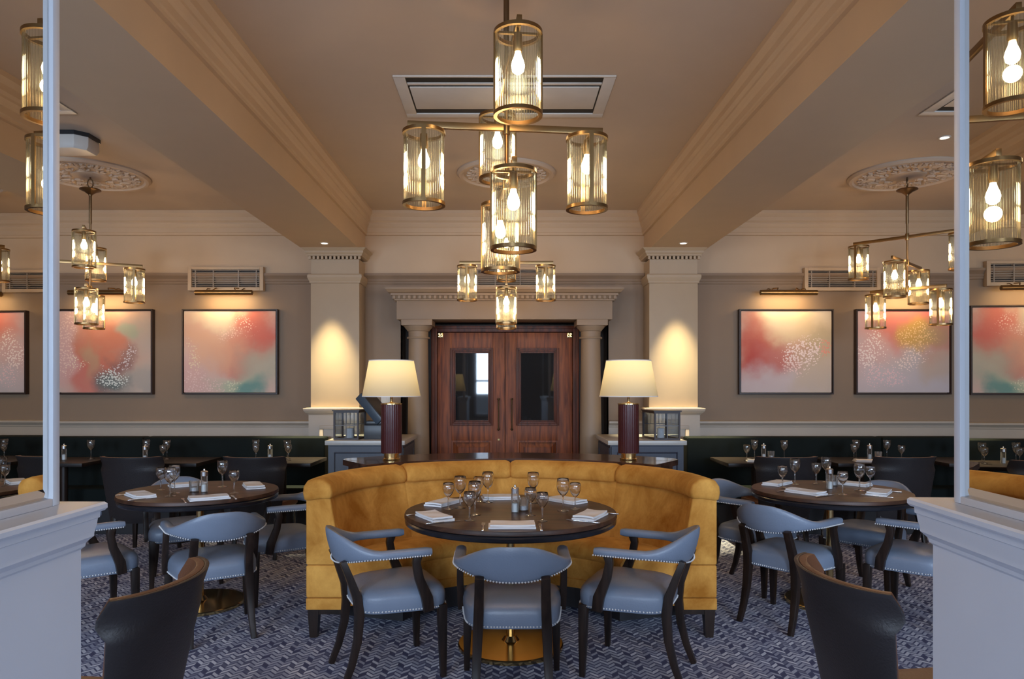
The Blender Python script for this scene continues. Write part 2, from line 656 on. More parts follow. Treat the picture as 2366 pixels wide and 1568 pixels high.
# ------------------------------------------------------------------ room shell
XW, YB, ZC = 6.6, 7.92, 3.42
DX0, DX1, DZ = -1.18, 1.14, 2.2          # opening behind the door columns
tag(MB().box(-XW - .2, XW + .2, YF - .3, 8.6, -0.1, 0.0).build('floor', 'carpet'),
    'blue grey herringbone carpet covering the dining room floor', 'floor', kind='structure')
tag(MB().box(-XW - .2, XW + .2, YF - .3, 8.6, ZC, ZC + 0.1).build('ceiling', 'ceiling'),
    'warm cream plaster ceiling over the dining room', 'ceiling', kind='structure')
b = MB()
ZR = 2.70
for x0, x1, z0, z1 in ((-XW, DX0, 0, ZR), (DX1, XW, 0, ZR), (DX0, DX1, DZ, ZR)):
    b.box(x0, x1, YB, YB + .12, z0, z1)
b.cur = 1
b.box(-XW, XW, YB, YB + .12, ZR, ZC)
tag(b.build('wall_back', ['taupe', 'cream']), 'taupe end wall with cream band above the picture rail', 'wall', kind='structure')
for sx, nm in ((-1, 'left'), (1, 'right')):
    b = MB()
    xs = sorted((sx * XW, sx * (XW + .15)))
    b.box(xs[0], xs[1], YF, YB, 0, ZR)
    b.cur = 1
    b.box(xs[0], xs[1], YF, YB, ZR, ZC)
    tag(b.build('wall_' + nm, ['taupe', 'cream']), f'plain taupe side wall on the far {nm} of the room', 'wall', kind='structure')
# street wall behind the camera with its windows
wins = WINS
b = MB()
edges = [-XW]
for wx, w in wins:
    edges += [wx - w / 2, wx + w / 2]
edges.append(XW)
for i in range(0, len(edges), 2):
    b.box(edges[i], edges[i + 1], YF - .15, YF, 0, ZC)
for wx, w in wins:
    b.box(wx - w / 2, wx + w / 2, YF - .15, YF, 0, .72)
    b.box(wx - w / 2, wx + w / 2, YF - .15, YF, 2.52, ZC)
tag(b.build('wall_front', 'taupe'), 'taupe street wall with tall windows behind the viewer', 'wall', kind='structure')
for k, (wx, w) in enumerate(wins):
    r = thing(f'window_{k + 1}', 'sash window in the street wall', 'window', (wx, YF - .08, .72), kind='structure')
    f = MB()
    for x0, x1, z0, z1 in ((-w / 2, -w / 2 + .06, 0, 1.8), (w / 2 - .06, w / 2, 0, 1.8), (-w / 2, w / 2, 0, .06), (-w / 2, w / 2, 1.74, 1.8),
                           (-w / 2, w / 2, .87, .92), (-.02, .02, 0, 1.8)):
        f.box(x0, x1, -.03, .03, z0, z1)
    f.build('window_frame', 'white_paint', r)
    for x0, x1, z0, z1 in ((-w / 2 + .06, -.02, .06, .87), (.02, w / 2 - .06, .06, .87), (-w / 2 + .06, -.02, .92, 1.74), (.02, w / 2 - .06, .92, 1.74)):
        MB().box(x0, x1, -.004, .004, z0, z1).build('pane', 'window_glass', r)

# dropped beams
BZ, BI, BO = 2.95, 1.555, 2.165
CXR = -0.02
for sx, nm in ((-1, 'left'), (1, 'right')):
    x0, x1 = sorted((CXR + sx * BI, CXR + sx * BO))
    tag(MB().box(x0, x1, YF, YB, BZ, ZC).build('ceiling_beam', 'cream'), f'wide plastered ceiling beam running away on the {nm} side', 'beam',
        'plastered ceiling beams', 'structure')
# cornices: one ring per bay (offset to the left of travel)
CORN = [(0, 3.155), (.022, 3.16), (.022, 3.182), (.030, 3.19), (.030, 3.235), (.040, 3.25), (.052, 3.275), (.052, 3.292), (.070, 3.31), (.070, 3.35),
        (.078, 3.36), (.095, 3.385), (.095, ZC), (0, ZC)]
bays = [(CXR - BI, CXR + BI), (-XW, CXR - BO), (CXR + BO, XW)]
for k, (x0, x1) in enumerate(bays):
    path = [(x0, YF), (x1, YF), (x1, YB), (x0, YB)]
    tag(MB().molding(path, CORN, closed=True).build(f'trim_{k + 1}', 'cream'),
        ['stepped cornice around the middle ceiling bay', 'stepped cornice around the left ceiling bay', 'stepped cornice around the right ceiling bay'][k],
        'cornice', kind='structure')
# pillars
PW, PY0 = .26, 7.6
pill = [(-1.835, 'left'), (1.79, 'right')]
for px_, nm in pill:
    r = thing('pillar', f'square cream pillar lit from above, {nm} of the panelled doors', 'pillar', (px_, PY0, 0), group='pillars beside the doors', kind='structure')
    D = YB - PY0
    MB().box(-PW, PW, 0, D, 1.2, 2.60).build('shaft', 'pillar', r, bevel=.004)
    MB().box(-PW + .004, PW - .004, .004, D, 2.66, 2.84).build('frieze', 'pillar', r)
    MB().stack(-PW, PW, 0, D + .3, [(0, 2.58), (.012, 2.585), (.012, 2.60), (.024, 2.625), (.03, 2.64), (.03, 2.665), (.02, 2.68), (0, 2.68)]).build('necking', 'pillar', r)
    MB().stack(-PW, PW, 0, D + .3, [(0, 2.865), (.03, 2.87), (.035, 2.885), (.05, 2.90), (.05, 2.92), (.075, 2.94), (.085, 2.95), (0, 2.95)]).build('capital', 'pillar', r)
    d = MB()
    for i in range(13):
        x = -PW - .005 + i * (2 * PW + .01) / 12
        d.box(x - .012, x + .012, -.028, 0, 2.835, 2.866)
    d.build('dentil_row', 'pillar', r)['kind'] = 'stuff'
    MB().stack(-PW, PW, 0, D + .3, [(.03, 0), (.03, .12), (.018, .14), (.018, 1.17), (.03, 1.185), (.045, 1.195), (.06, 1.215), (.065, 1.235), (.065, 1.245), (0, 1.25)]).build('pedestal', 'dado', r)
    p = MB()
    for x0, x1, z0, z1 in ((-.16, .16, 1.02, 1.06), (-.16, .16, .3, .34), (-.16, -.12, .34, 1.02), (.12, .16, .34, 1.02)):
        p.box(x0, x1, -.034, -.016, z0, z1)
    p.build('panel_molding', 'dado', r, bevel=.006)

# picture rail and dado round the end wall and the pillars
RAIL = [(0, 2.615), (.012, 2.62), (.016, 2.64), (.024, 2.65), (.024, 2.67), (.04, 2.69), (.055, 2.705), (.055, 2.73), (0, 2.735)]
segs = [[(-XW, YB), (pill[0][0] - PW, YB)], [(pill[0][0] + PW, YB), (pill[1][0] - PW, YB)], [(pill[1][0] + PW, YB), (XW, YB)]]
for k, s in enumerate(segs):
    tag(MB().molding(s[::-1], RAIL).build(f'trim_{k + 4}', 'taupe'),
        ['picture rail on the left bay of the end wall', 'picture rail above the panelled doors', 'picture rail on the right bay of the end wall'][k],
        'rail', kind='structure')
DADO = [(0, .0), (.03, .0), (.03, .14), (.012, .16), (.012, 1.02), (.02, 1.03), (.02, 1.04), (.034, 1.055), (.05, 1.07), (.05, 1.09), (0, 1.1)]
segs = [[(-XW, YB), (pill[0][0] - PW, YB)], [(pill[0][0] + PW, YB), (DX0, YB)], [(DX1, YB), (pill[1][0] - PW, YB)], [(pill[1][0] + PW, YB), (XW, YB)]]
for k, s in enumerate(segs):
    tag(MB().molding(s[::-1], DADO).build(f'trim_{k + 7}', 'dado'),
        ['pale dado panelling behind the left green bench', 'short dado left of the panelled doors', 'short dado right of the panelled doors',
         'pale dado panelling behind the right green bench'][k], 'dado', kind='structure')
# recess behind the columns; the shade inside it is put into its dark colour
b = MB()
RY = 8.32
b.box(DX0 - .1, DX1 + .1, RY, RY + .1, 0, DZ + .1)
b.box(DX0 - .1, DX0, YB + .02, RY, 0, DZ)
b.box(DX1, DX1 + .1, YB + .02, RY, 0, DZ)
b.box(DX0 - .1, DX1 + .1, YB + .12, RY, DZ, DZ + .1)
tag(b.build('trim_11', 'recess_shade'), 'recess around the panelled doors with shade in its colour', 'recess', kind='structure')

# door surround: entablature on two columns
r = thing('door_surround', 'classical cream surround with two round columns framing the doors', 'surround', (CXR, 7.55, 0), kind='structure')
EX = 1.148
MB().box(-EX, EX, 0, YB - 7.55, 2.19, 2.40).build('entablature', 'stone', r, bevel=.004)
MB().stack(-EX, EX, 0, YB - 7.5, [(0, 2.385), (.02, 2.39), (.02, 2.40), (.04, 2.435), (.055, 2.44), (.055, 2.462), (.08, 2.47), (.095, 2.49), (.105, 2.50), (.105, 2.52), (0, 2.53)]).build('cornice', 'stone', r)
d = MB()
nd = 44
for i in range(nd):
    x = -EX - .02 + i * (2 * EX + .04) / (nd - 1)
    d.box(x - .014, x + .014, -.052, -.018, 2.405, 2.436)
for sx in (-1, 1):
    for i in range(5):
        y = .02 + i * .06
        d.box(sx * (EX + .035) - .017, sx * (EX + .035) + .017, y, y + .028, 2.405, 2.436)
d.build('dentil_row', 'stone', r)['kind'] = 'stuff'
for sx in (-1, 1):
    c = (sx * .935, .16)
    col = MB().lathe([(.122, .12), (.118, .9), (.104, 1.99), (.122, 1.99), (.126, 2.0), (.122, 2.01), (.106, 2.01), (.108, 2.07), (.120, 2.075), (.122, 2.085), (.150, 2.115), (.152, 2.128)], 32, c).build('column', 'stone', r, smooth=True)
    MB().box(c[0] - .165, c[0] + .165, c[1] - .165, c[1] + .165, 2.128, 2.19).build('capital_block', 'stone', col, bevel=.005)
    MB().lathe([(.16, 0), (.16, .06), (.15, .09), (.13, .12)], 32, c).build('column_base', 'stone', col, smooth=True)

# the double doors
DY = 8.1
r = thing('door_1', 'pair of mahogany doors with dark glass panes between two columns', 'door', (0, DY, 0), kind='structure')
b = MB()
FO, FI, FT = (-.854, .825), (-.788, .757), 2.095
for x0, x1, z0, z1 in ((FO[0], FI[0], 0, 2.165), (FI[1], FO[1], 0, 2.165), (FI[0], FI[1], FT, 2.165)):
    b.box(x0, x1, -.03, .2, z0, z1)
for o, y in ((.018, -.045),):
    b.box(FO[0], FO[0] + .03, y, -.03, 0, 2.165)
    b.box(FO[1] - .03, FO[1], y, -.03, 0, 2.165)
    b.box(FO[0], FO[1], y, -.03, 2.135, 2.165)
b.build('door_frame', 'door_wood_dark', r, bevel=.006)
for k, (x0, x1, g0, g1) in enumerate(((FI[0] + .004, -.018, -.585, -.205), (-.012, FI[1] - .004, .165, .545))):
    gz0, gz1 = 1.085, 1.86
    lf = MB()
    for a0, a1, c0, c1 in ((x0, g0 - .04, 0, FT - .005), (g1 + .04, x1, 0, FT - .005), (g0 - .04, g1 + .04, gz1 + .04, FT - .005),
                           (g0 - .04, g1 + .04, .86, gz0 - .04), (g0 - .04, g1 + .04, 0, .22)):
        lf.box(a0, a1, 0, .045, c0, c1)
    leaf = lf.build('door_leaf', 'door_wood', r, bevel=.002)
    mo = MB()
    for o0, o1, y0 in ((-.055, -.03, -.016), (-.03, -.012, -.008), (-.012, .004, .006)):
        for a0, a1, c0, c1 in ((g0 + o0, g0 + o1, gz0 + o0, gz1 - o0), (g1 - o1, g1 - o0, gz0 + o0, gz1 - o0),
                               (g0 + o1, g1 - o1, gz0 + o0, gz0 + o1), (g0 + o1, g1 - o1, gz1 - o1, gz1 - o0)):
            mo.box(a0, a1, y0, .04, c0, c1)
    mo.build('pane_molding', 'door_wood_dark', leaf, bevel=.003)
    MB().box(g0 - .02, g1 + .02, .018, .026, gz0 - .02, gz1 + .02).build('glass_pane', 'door_glass', leaf)
    # raised bottom panel: sloping field
    a0, a1, c0, c1 = g0 - .04, g1 + .04, .22, .86
    pn = MB()
    ls = [[(a0 + o, y, c0 + o), (a1 - o, y, c0 + o), (a1 - o, y, c1 - o), (a0 + o, y, c1 - o)] for o, y in ((0, .03), (0, -.012), (.02, -.012), (.02, .016), (.075, -.002), (.078, -.004))]
    pn.loops(ls)
    pn.build('raised_panel', 'door_wood', leaf)
    hx = -.088 if k == 0 else .062
    hd = MB()
    hd.tube([(hx, -.05, .985), (hx, -.055, 1.05), (hx, -.055, 1.27), (hx, -.05, 1.335)], [.010, .007, .007, .010], 8)
    for z in (.99, 1.33):
        hd.lathe([(.006, 0), (.014, .012), (.014, .022), (.006, .03)], 10, (hx, -.05))
        n = len(hd.v)
        hd.v[n - 40:] = [(x, y, zz + z - .015) for x, y, zz in hd.v[n - 40:]]
        hd.tube([(hx, -.05, z), (hx, .0, z)], .007, 8)
    hd.build('pull_handle', 'bronze', leaf, smooth=True)
    if k == 0:
        MB().tube([(-.088, -.012, .87), (-.088, .01, .87)], [.012, .014], 12).build('lock_plate', 'brass_bright', leaf, smooth=True)
for x in (-.752, .722):
    bp = MB()
    for dx in (-.014, .014):
        for dz in (-.014, .014):
            bp.box(x + dx - .012, x + dx + .012, -.05, -.02, 2.06 + dz - .012, 2.06 + dz + .012)
    bp.box(x - .03, x + .03, -.032, 0, 2.03, 2.09)
    bp.build('corner_catch', 'brass_bright', r, bevel=.003)

# ------------------------------------------------------------------ half walls with framed mirrors on them
T = .17
CAPP = [(0, 1.165), (.005, 1.170), (.006, 1.177), (.012, 1.184), (.016, 1.188), (.016, 1.192), (.0165, 1.198), (.019, 1.208), (.0205, 1.2215), (.023, 1.223), (.0235, 1.234),
        (.029, 1.2355), (.0325, 1.240), (.0325, 1.248), (.029, 1.252), (.024, 1.2525)]
for sx, nm, ex, ey, th, dz, k in ((-1, 'left', -.830, 1.385, .015, -.0035, 1.02), (1, 'right', .8625, 1.435, .0475, -.003, 1.05)):
    r = thing('half_wall', f'grey white half wall with moulded cap under the {nm} mirror', 'partition', (ex, ey, 0), -th, 'half walls at the room entrance', 'structure')
    L = 1.35
    xs = (-T, 0) if sx < 0 else (0, T)
    MB().box(xs[0], xs[1], -L, 0, 0, 1.18 + dz).build('wall_body', 'white_paint', r)
    prof = [(o * k, 1.2525 + dz - (1.2525 - z) * k) for o, z in CAPP]
    MB().stack(xs[0], xs[1], -L, 0, prof).build('moulded_cap', 'white_paint', r, smooth=True, angle=25)
    # mirror: stands on the cap, set back from the face
    fe = Vector((-.8644, 1.375)) if sx < 0 else Vector((.8827, 1.401))
    zt = 1.2525 + dz
    mr = thing('wall_mirror', f'tall framed mirror standing on the {nm} half wall cap', 'mirror', (fe.x, fe.y, zt), -th, 'mirrors at the room entrance')
    HM, LM, W = 1.75, 1.25, .021
    bx = -1 if sx < 0 else 1      # away from the passage
    fr = MB()

    def bar(y0, y1, z0, z1, w0=0.0, w1=.045):
        xx = sorted((bx * w0, bx * w1))
        fr.box(xx[0], xx[1], y0, y1, z0, z1)
    bar(-W, 0, 0, HM)
    bar(-LM, -LM + W, 0, HM)
    bar(-LM + W, -W, 0, W * .72)
    bar(-LM + W, -W, HM - W, HM)
    fr.build('mirror_frame', 'white_paint', mr, bevel=.003)
    zb = W * .72
    g = MB()
    BV = .02
    y0, y1, z0, z1 = -LM + W, -W, zb, HM - W
    xi, xo = bx * .006, bx * .0095
    inner = [(xi, y0 + BV, z0 + BV), (xi, y1 - BV, z0 + BV), (xi, y1 - BV, z1 - BV), (xi, y0 + BV, z1 - BV)]
    outer = [(xo, y0, z0), (xo, y1, z0), (xo, y1, z1), (xo, y0, z1)]
    g.add(inner, [(0, 1, 2, 3)])
    gp = g.build('mirror_glass', 'mirror', mr)
    g = MB()
    g.loops([outer, inner], True, False, False)
    g.build('bevelled_edge', 'mirror', mr)
    xx = sorted((bx * .012, bx * .044))
    MB().box(xx[0], xx[1], y0, y1, z0, z1).build('backing_board', 'white_paint', mr)

# ------------------------------------------------------------------ ceiling fittings
for k, (cx, cy, hx, hy, lab) in enumerate((( -.012, 4.77, .70, .34, 'ceiling air unit with dark slots above the middle chandelier'),
                                            (3.62, 4.73, .68, .34, 'ceiling air unit over the right bay, cut by the mirror'),
                                            (-3.75, 4.71, .70, .34, 'ceiling air unit over the left bay, cut by the mirror'))):
    r = thing('ceiling_air_unit', lab, 'air conditioner', (cx, cy, ZC), group='ceiling air units')
    f = MB()
    for x0, x1, y0, y1 in ((-hx, hx, -hy, -hy + .018), (-hx, hx, hy - .07, hy), (-hx, -hx + .075, -hy + .018, hy - .07), (hx - .075, hx, -hy + .018, hy - .07)):
        f.box(x0, x1, y0, y1, -.010, 0)
    f.build('surround_frame', 'white_plastic', r, bevel=.004)
    MB().box(-hx + .075, hx - .075, -hy + .018, hy - .07, -.002, 0).build('dark_slot', 'slot_black', r)
    MB().box(-hx + .085, hx - .085, -hy + .165, -hy + .525, -.010, -.001).build('centre_panel', 'white_plastic', r, bevel=.004)
    MB().box(-hx + .078, hx - .078, -hy + .105, -hy + .13, -.009, -.001).build('air_flap', 'white_plastic', r)

# ceiling roses
ros = [(0.0, 6.47, 'carved plaster ceiling rose above the far chandelier', .45), (-3.81, 6.5, 'carved plaster ceiling rose in the left bay', .50), (3.67, 6.5, 'carved plaster ceiling rose in the right bay', .50)]
rose0 = None
for x, y, lab, R in ros:
    r = thing('ceiling_rose', lab, 'ceiling rose', (x, y, ZC), group='carved ceiling roses')
    MB().lathe([(R, 0), (R, -.012), (R - .02, -.03), (R - .045, -.03), (R - .06, -.012), (R - .09, -.012), (R - .10, -.022), (R - .12, -.012),
                (.16, -.012), (.15, -.025), (.12, -.03), (.02, -.03)], 48).build('ring', 'ceiling', r, smooth=True, angle=25)
    lv = MB()
    for ring, nn, rr, s in ((0, 14, R - .20, .085), (1, 28, R - .14, .05), (2, 10, .2, .06)):
        for i in range(nn):
            a = 2 * PI * i / nn
            for j in (-1, 0, 1):
                aa = a + j * .11
                q = rr + (.03 if j == 0 else 0)
                c = Vector((q * math.cos(aa), q * math.sin(aa), -.014))
                mt = Matrix.Rotation(aa + j * .6, 3, 'Z') @ Matrix.Diagonal((s, s * .38, .03))
                lv.hexa(c, mt)
    lv.build('leaf_carving', 'ceiling', r, bevel=.008, segs=1)['kind'] = 'stuff'

# downlights in the beams, each with its spot
for k, (x, nm) in enumerate(((-1.87, 'left'), (1.82, 'right'))):
    r = thing('downlight', f'small round downlight in the {nm} beam above the pillar', 'downlight', (x, 7.3, BZ), group='beam downlights')
    MB().lathe([(.045, 0), (.045, -.004), (.034, -.006), (.034, 0)], 20).build('trim_ring', 'white_plastic', r, smooth=True)
    MB().lathe([(.030, -.0025), (.0305, -.004), (.001, -.0052)], 16).build('lamp_face', 'downlight', r)
    d = bpy.data.lights.new('pillar_spot', 'SPOT')
    d.energy = SPOT
    d.color = (1.0, .84, .48)
    d.spot_size = rad(45)
    d.spot_blend = .85
    d.shadow_soft_size = .02
    o = bpy.data.objects.new('pillar_spot', d)
    COL.objects.link(o)
    o.parent = r
    o.location = (0, 0, -.02)
    o.rotation_euler = (0, 0, 0)
r = thing('downlight', 'small round downlight in the right bay ceiling by the mirror', 'downlight', (3.42, 5.54, ZC), group='ceiling downlights')
MB().lathe([(.045, 0), (.045, -.004), (.034, -.006), (.034, 0)], 20).build('trim_ring', 'white_plastic', r, smooth=True)
MB().lathe([(.030, -.0025), (.0305, -.004), (.001, -.0052)], 16).build('lamp_face', 'downlight', r)
r = thing('ceiling_sensor_box', 'white faceted box fixed to the left bay ceiling beside the mirror', 'sensor', (-3.38, 5.5, ZC))
MB().loops([[(x * s, y * s, z) for x, y in ((-.17, -.06), (-.08, -.12), (.1, -.12), (.17, -.05), (.17, .1), (-.17, .1))] for s, z in ((1.04, 0), (1.04, -.03))]).build('mounting_plate', 'black_plastic', r)
MB().loops([[(x * s, y * s, z) for x, y in ((-.17, -.06), (-.08, -.12), (.1, -.12), (.17, -.05), (.17, .1), (-.17, .1))] for s, z in ((1, -.03), (1, -.10), (.9, -.13))]).build('cover', 'white_plastic', r, bevel=.004)

# wall vents
for x0, x1, z0, z1, lab in ((-3.525, -2.69, 2.535, 2.80, 'white louvred air vent above the left bay paintings'),
                            (3.30, 4.14, 2.535, 2.79, 'white louvred air vent above the right bay paintings'),
                            (-.40, .43, 2.56, 2.80, 'louvred air vent above the door surround')):
    r = thing('wall_vent', lab, 'vent', ((x0 + x1) / 2, YB - .002, z0), group='louvred wall vents')
    w, h = (x1 - x0) / 2, z1 - z0
    f = MB()
    for a0, a1, c0, c1 in ((-w, -w + .04, 0, h), (w - .04, w, 0, h), (-w + .04, w - .04, 0, .04), (-w + .04, w - .04, h - .03, h)):
        f.box(a0, a1, -.07, 0, c0, c1)
    f.build('vent_frame', 'cream', r, bevel=.004)
    MB().box(-w + .04, w - .04, -.012, 0, .04, h - .03).build('dark_backing', 'vent_dark', r)
    ns = 8
    proto = None
    for i in range(ns):
        z = .055 + i * (h - .09) / (ns - 1)
        if proto is None:
            proto = MB().box(-w + .04, w - .04, -.05, -.034, -.004, .004).build('slat', 'louver', r, loc=(0, 0, z))
        else:
            s = proto.copy()
            COL.objects.link(s)
            s.location = (0, 0, z)
    for x in (-w + .08, -w / 3, w / 3, w - .08):
        MB().box(x - .006, x + .006, -.056, -.012, .04, h - .03).build('divider', 'louver', r)

# ------------------------------------------------------------------ paintings and their lights
PK, CO, PE, CRM, GR, TE, LV = srgb(222, 178, 172), srgb(214, 98, 82), srgb(232, 182, 150), srgb(240, 222, 190), srgb(186, 182, 162), srgb(110, 156, 150), srgb(206, 192, 194)
arts = [
    ('peach and coral with a teal corner, left of the pillar', -3.594, -2.536,
     srgb(220, 190, 178), [(-.6, .5, .8, .6, PE, .7), (0, .95, 1.1, .35, CRM, .9), (.65, .55, .5, .55, CO, .85), (.25, -.05, .5, .35, CO, .75), (.9, .1, .3, .3, CO, .6), (-.3, .1, .6, .3, PE, .7),
                           (.75, -.35, .6, .5, GR, .85), (.1, -.75, .6, .3, srgb(176, 196, 168), .8), (.55, -.9, .35, .3, TE, .95), (-.85, -.6, .4, .5, PK, .8)],
     [(-.6, -.7, .4, .35, srgb(236, 206, 200), .35), (.05, -.65, .35, .3, srgb(226, 224, 196), .4), (.1, .5, .5, .2, srgb(250, 214, 196), .35), (-.75, -.2, .2, .25, CRM, .4)], 1.3),
    ('orange coral with a silvery blossom cluster, behind the left chandelier', -4.98, -3.92,
     srgb(206, 182, 166), [(0, .9, 1.0, .4, PE, .8), (-.1, .05, .8, .7, srgb(208, 116, 84), .85), (-.3, -.7, .6, .5, srgb(212, 108, 92), .8), (.85, .4, .5, .6, srgb(180, 168, 158), .8), (.45, .45, .25, .2, srgb(166, 178, 156), .8),
                           (-.25, -.25, .2, .5, srgb(184, 164, 128), .6), (.8, -.75, .5, .4, srgb(172, 164, 156), .9), (.2, -.8, .3, .35, srgb(92, 112, 110), .9), (.4, -.2, .25, .3, srgb(128, 96, 96), .7), (-.9, 0, .25, 1.0, PK, .8)],
     [(.25, -.65, .3, .35, srgb(232, 236, 228), .5), (.42, -.15, .2, .3, srgb(226, 214, 214), .45), (-.85, .1, .25, .9, srgb(240, 206, 190), .4), (-.65, -.4, .25, .3, CRM, .35)], 4.1),
    ('deep red and cream with pale blossom flecks, right of the pillar', 2.58, 3.625,
     srgb(214, 190, 172), [(.2, .8, 1.1, .6, CRM, .85), (.3, .3, .9, .5, srgb(226, 200, 160), .7), (-.75, .0, .5, .8, srgb(206, 104, 86), .9), (-.45, -.25, .55, .5, srgb(188, 74, 66), .9), (0, -.1, .5, .4, srgb(200, 130, 122), .7),
                           (.75, .1, .4, .4, srgb(186, 168, 132), .6), (.0, -.9, 1.3, .45, LV, .9), (.7, -.6, .5, .5, srgb(200, 182, 160), .7)],
     [(.3, -.05, .45, .45, srgb(250, 230, 226), .5), (.85, .0, .25, .2, srgb(240, 150, 130), .45), (.1, -.4, .3, .2, srgb(244, 214, 208), .4)], 7.7),
    ('rose pink with an ochre bloom, behind the right chandelier', 3.874, 4.93,
     srgb(206, 188, 184), [(.1, .85, 1.0, .5, srgb(222, 108, 94), .85), (-.3, .55, .7, .4, srgb(216, 130, 118), .7), (.7, .35, .35, .4, srgb(206, 112, 100), .7), (.2, .45, .32, .35, srgb(208, 166, 84), .9), (.6, .5, .3, .3, srgb(180, 160, 120), .6),
                           (-.75, .0, .4, .6, PK, .8), (.3, -.7, 1.2, .6, srgb(196, 186, 188), .95), (-.4, -.5, .5, .3, LV, .8), (.8, -.2, .4, .4, srgb(194, 166, 140), .6)],
     [(-.75, .1, .3, .6, srgb(252, 236, 228), .45), (-.4, -.5, .5, .35, srgb(240, 200, 200), .4), (.2, .35, .35, .35, srgb(246, 206, 150), .4), (.1, -.05, .5, .2, srgb(248, 226, 216), .4)], 11.9),
]
lights = []
for k, (lab, x0, x1, base, blobs, specks, seed) in enumerate(arts):
    z0, z1 = 1.388, 2.332
    cx, cz, w, h = (x0 + x1) / 2, (z0 + z1) / 2, (x1 - x0) / 2, (z1 - z0) / 2
    r = thing('painting', 'abstract painting of ' + lab, 'painting', (cx, YB - .004, cz), group='abstract paintings on the end wall')
    f = MB()
    for a0, a1, c0, c1 in ((-w, -w + .014, -h, h), (w - .014, w, -h, h), (-w + .014, w - .014, -h, -h + .014), (-w + .014, w - .014, h - .014, h)):
        f.box(a0, a1, -.06, 0, c0, c1)
    f.build('frame', 'frame_dark', r)
    nm = 'canvas_art_%d' % k
    M[nm] = art_mat(nm, base, blobs, specks, seed)
    MB().box(-w + .022, w - .022, -.05, -.006, -h + .022, h - .022).build('canvas', nm, r)
    lx = cx - .02
    pr = thing('picture_light', 'brass tube picture light above the painting ' + lab.split(', ')[1], 'picture light', (lx, YB - .002, 2.50), group='brass picture lights')
    MB().tube([(-.315, -.17, 0), (-.31, -.17, 0), (.31, -.17, 0), (.315, -.17, 0)], [.018, .028, .028, .018], 12).build('tube', 'brass', pr, smooth=True)
    MB().box(-.28, .28, -.147, -.141, -.016, .008).build('lamp_strip', 'tube_glow', pr)
    MB().box(-.2, .2, -.02, 0, .0, .05).build('backplate', 'brass', pr, bevel=.004)
    for s in (-1, 1):
        MB().tube([(s * .13, -.01, .03), (s * .13, -.06, .06), (s * .10, -.13, .055), (s * .13, -.17, .02)], .006, 6).build('bracket', 'brass', pr, smooth=True)
        MB().tube([(s * .19, -.01, .03), (s * .19, -.06, .055), (s * .2, -.12, .05), (s * .19, -.17, .02)], .006, 6).build('bracket', 'brass', pr, smooth=True)
    d = bpy.data.lights.new('picture_light_beam', 'AREA')
    d.shape = 'RECTANGLE'
    d.size, d.size_y = .5, .02
    d.energy = PICT
    d.color = (1.0, .70, .34)
    o = bpy.data.objects.new('picture_light_beam', d)
    COL.objects.link(o)
    o.parent = pr
    o.location = (0, -.160, -.034)
    o.rotation_euler = (rad(28), 0, 0)

# ------------------------------------------------------------------ chandeliers
LR, LH = .087, .307


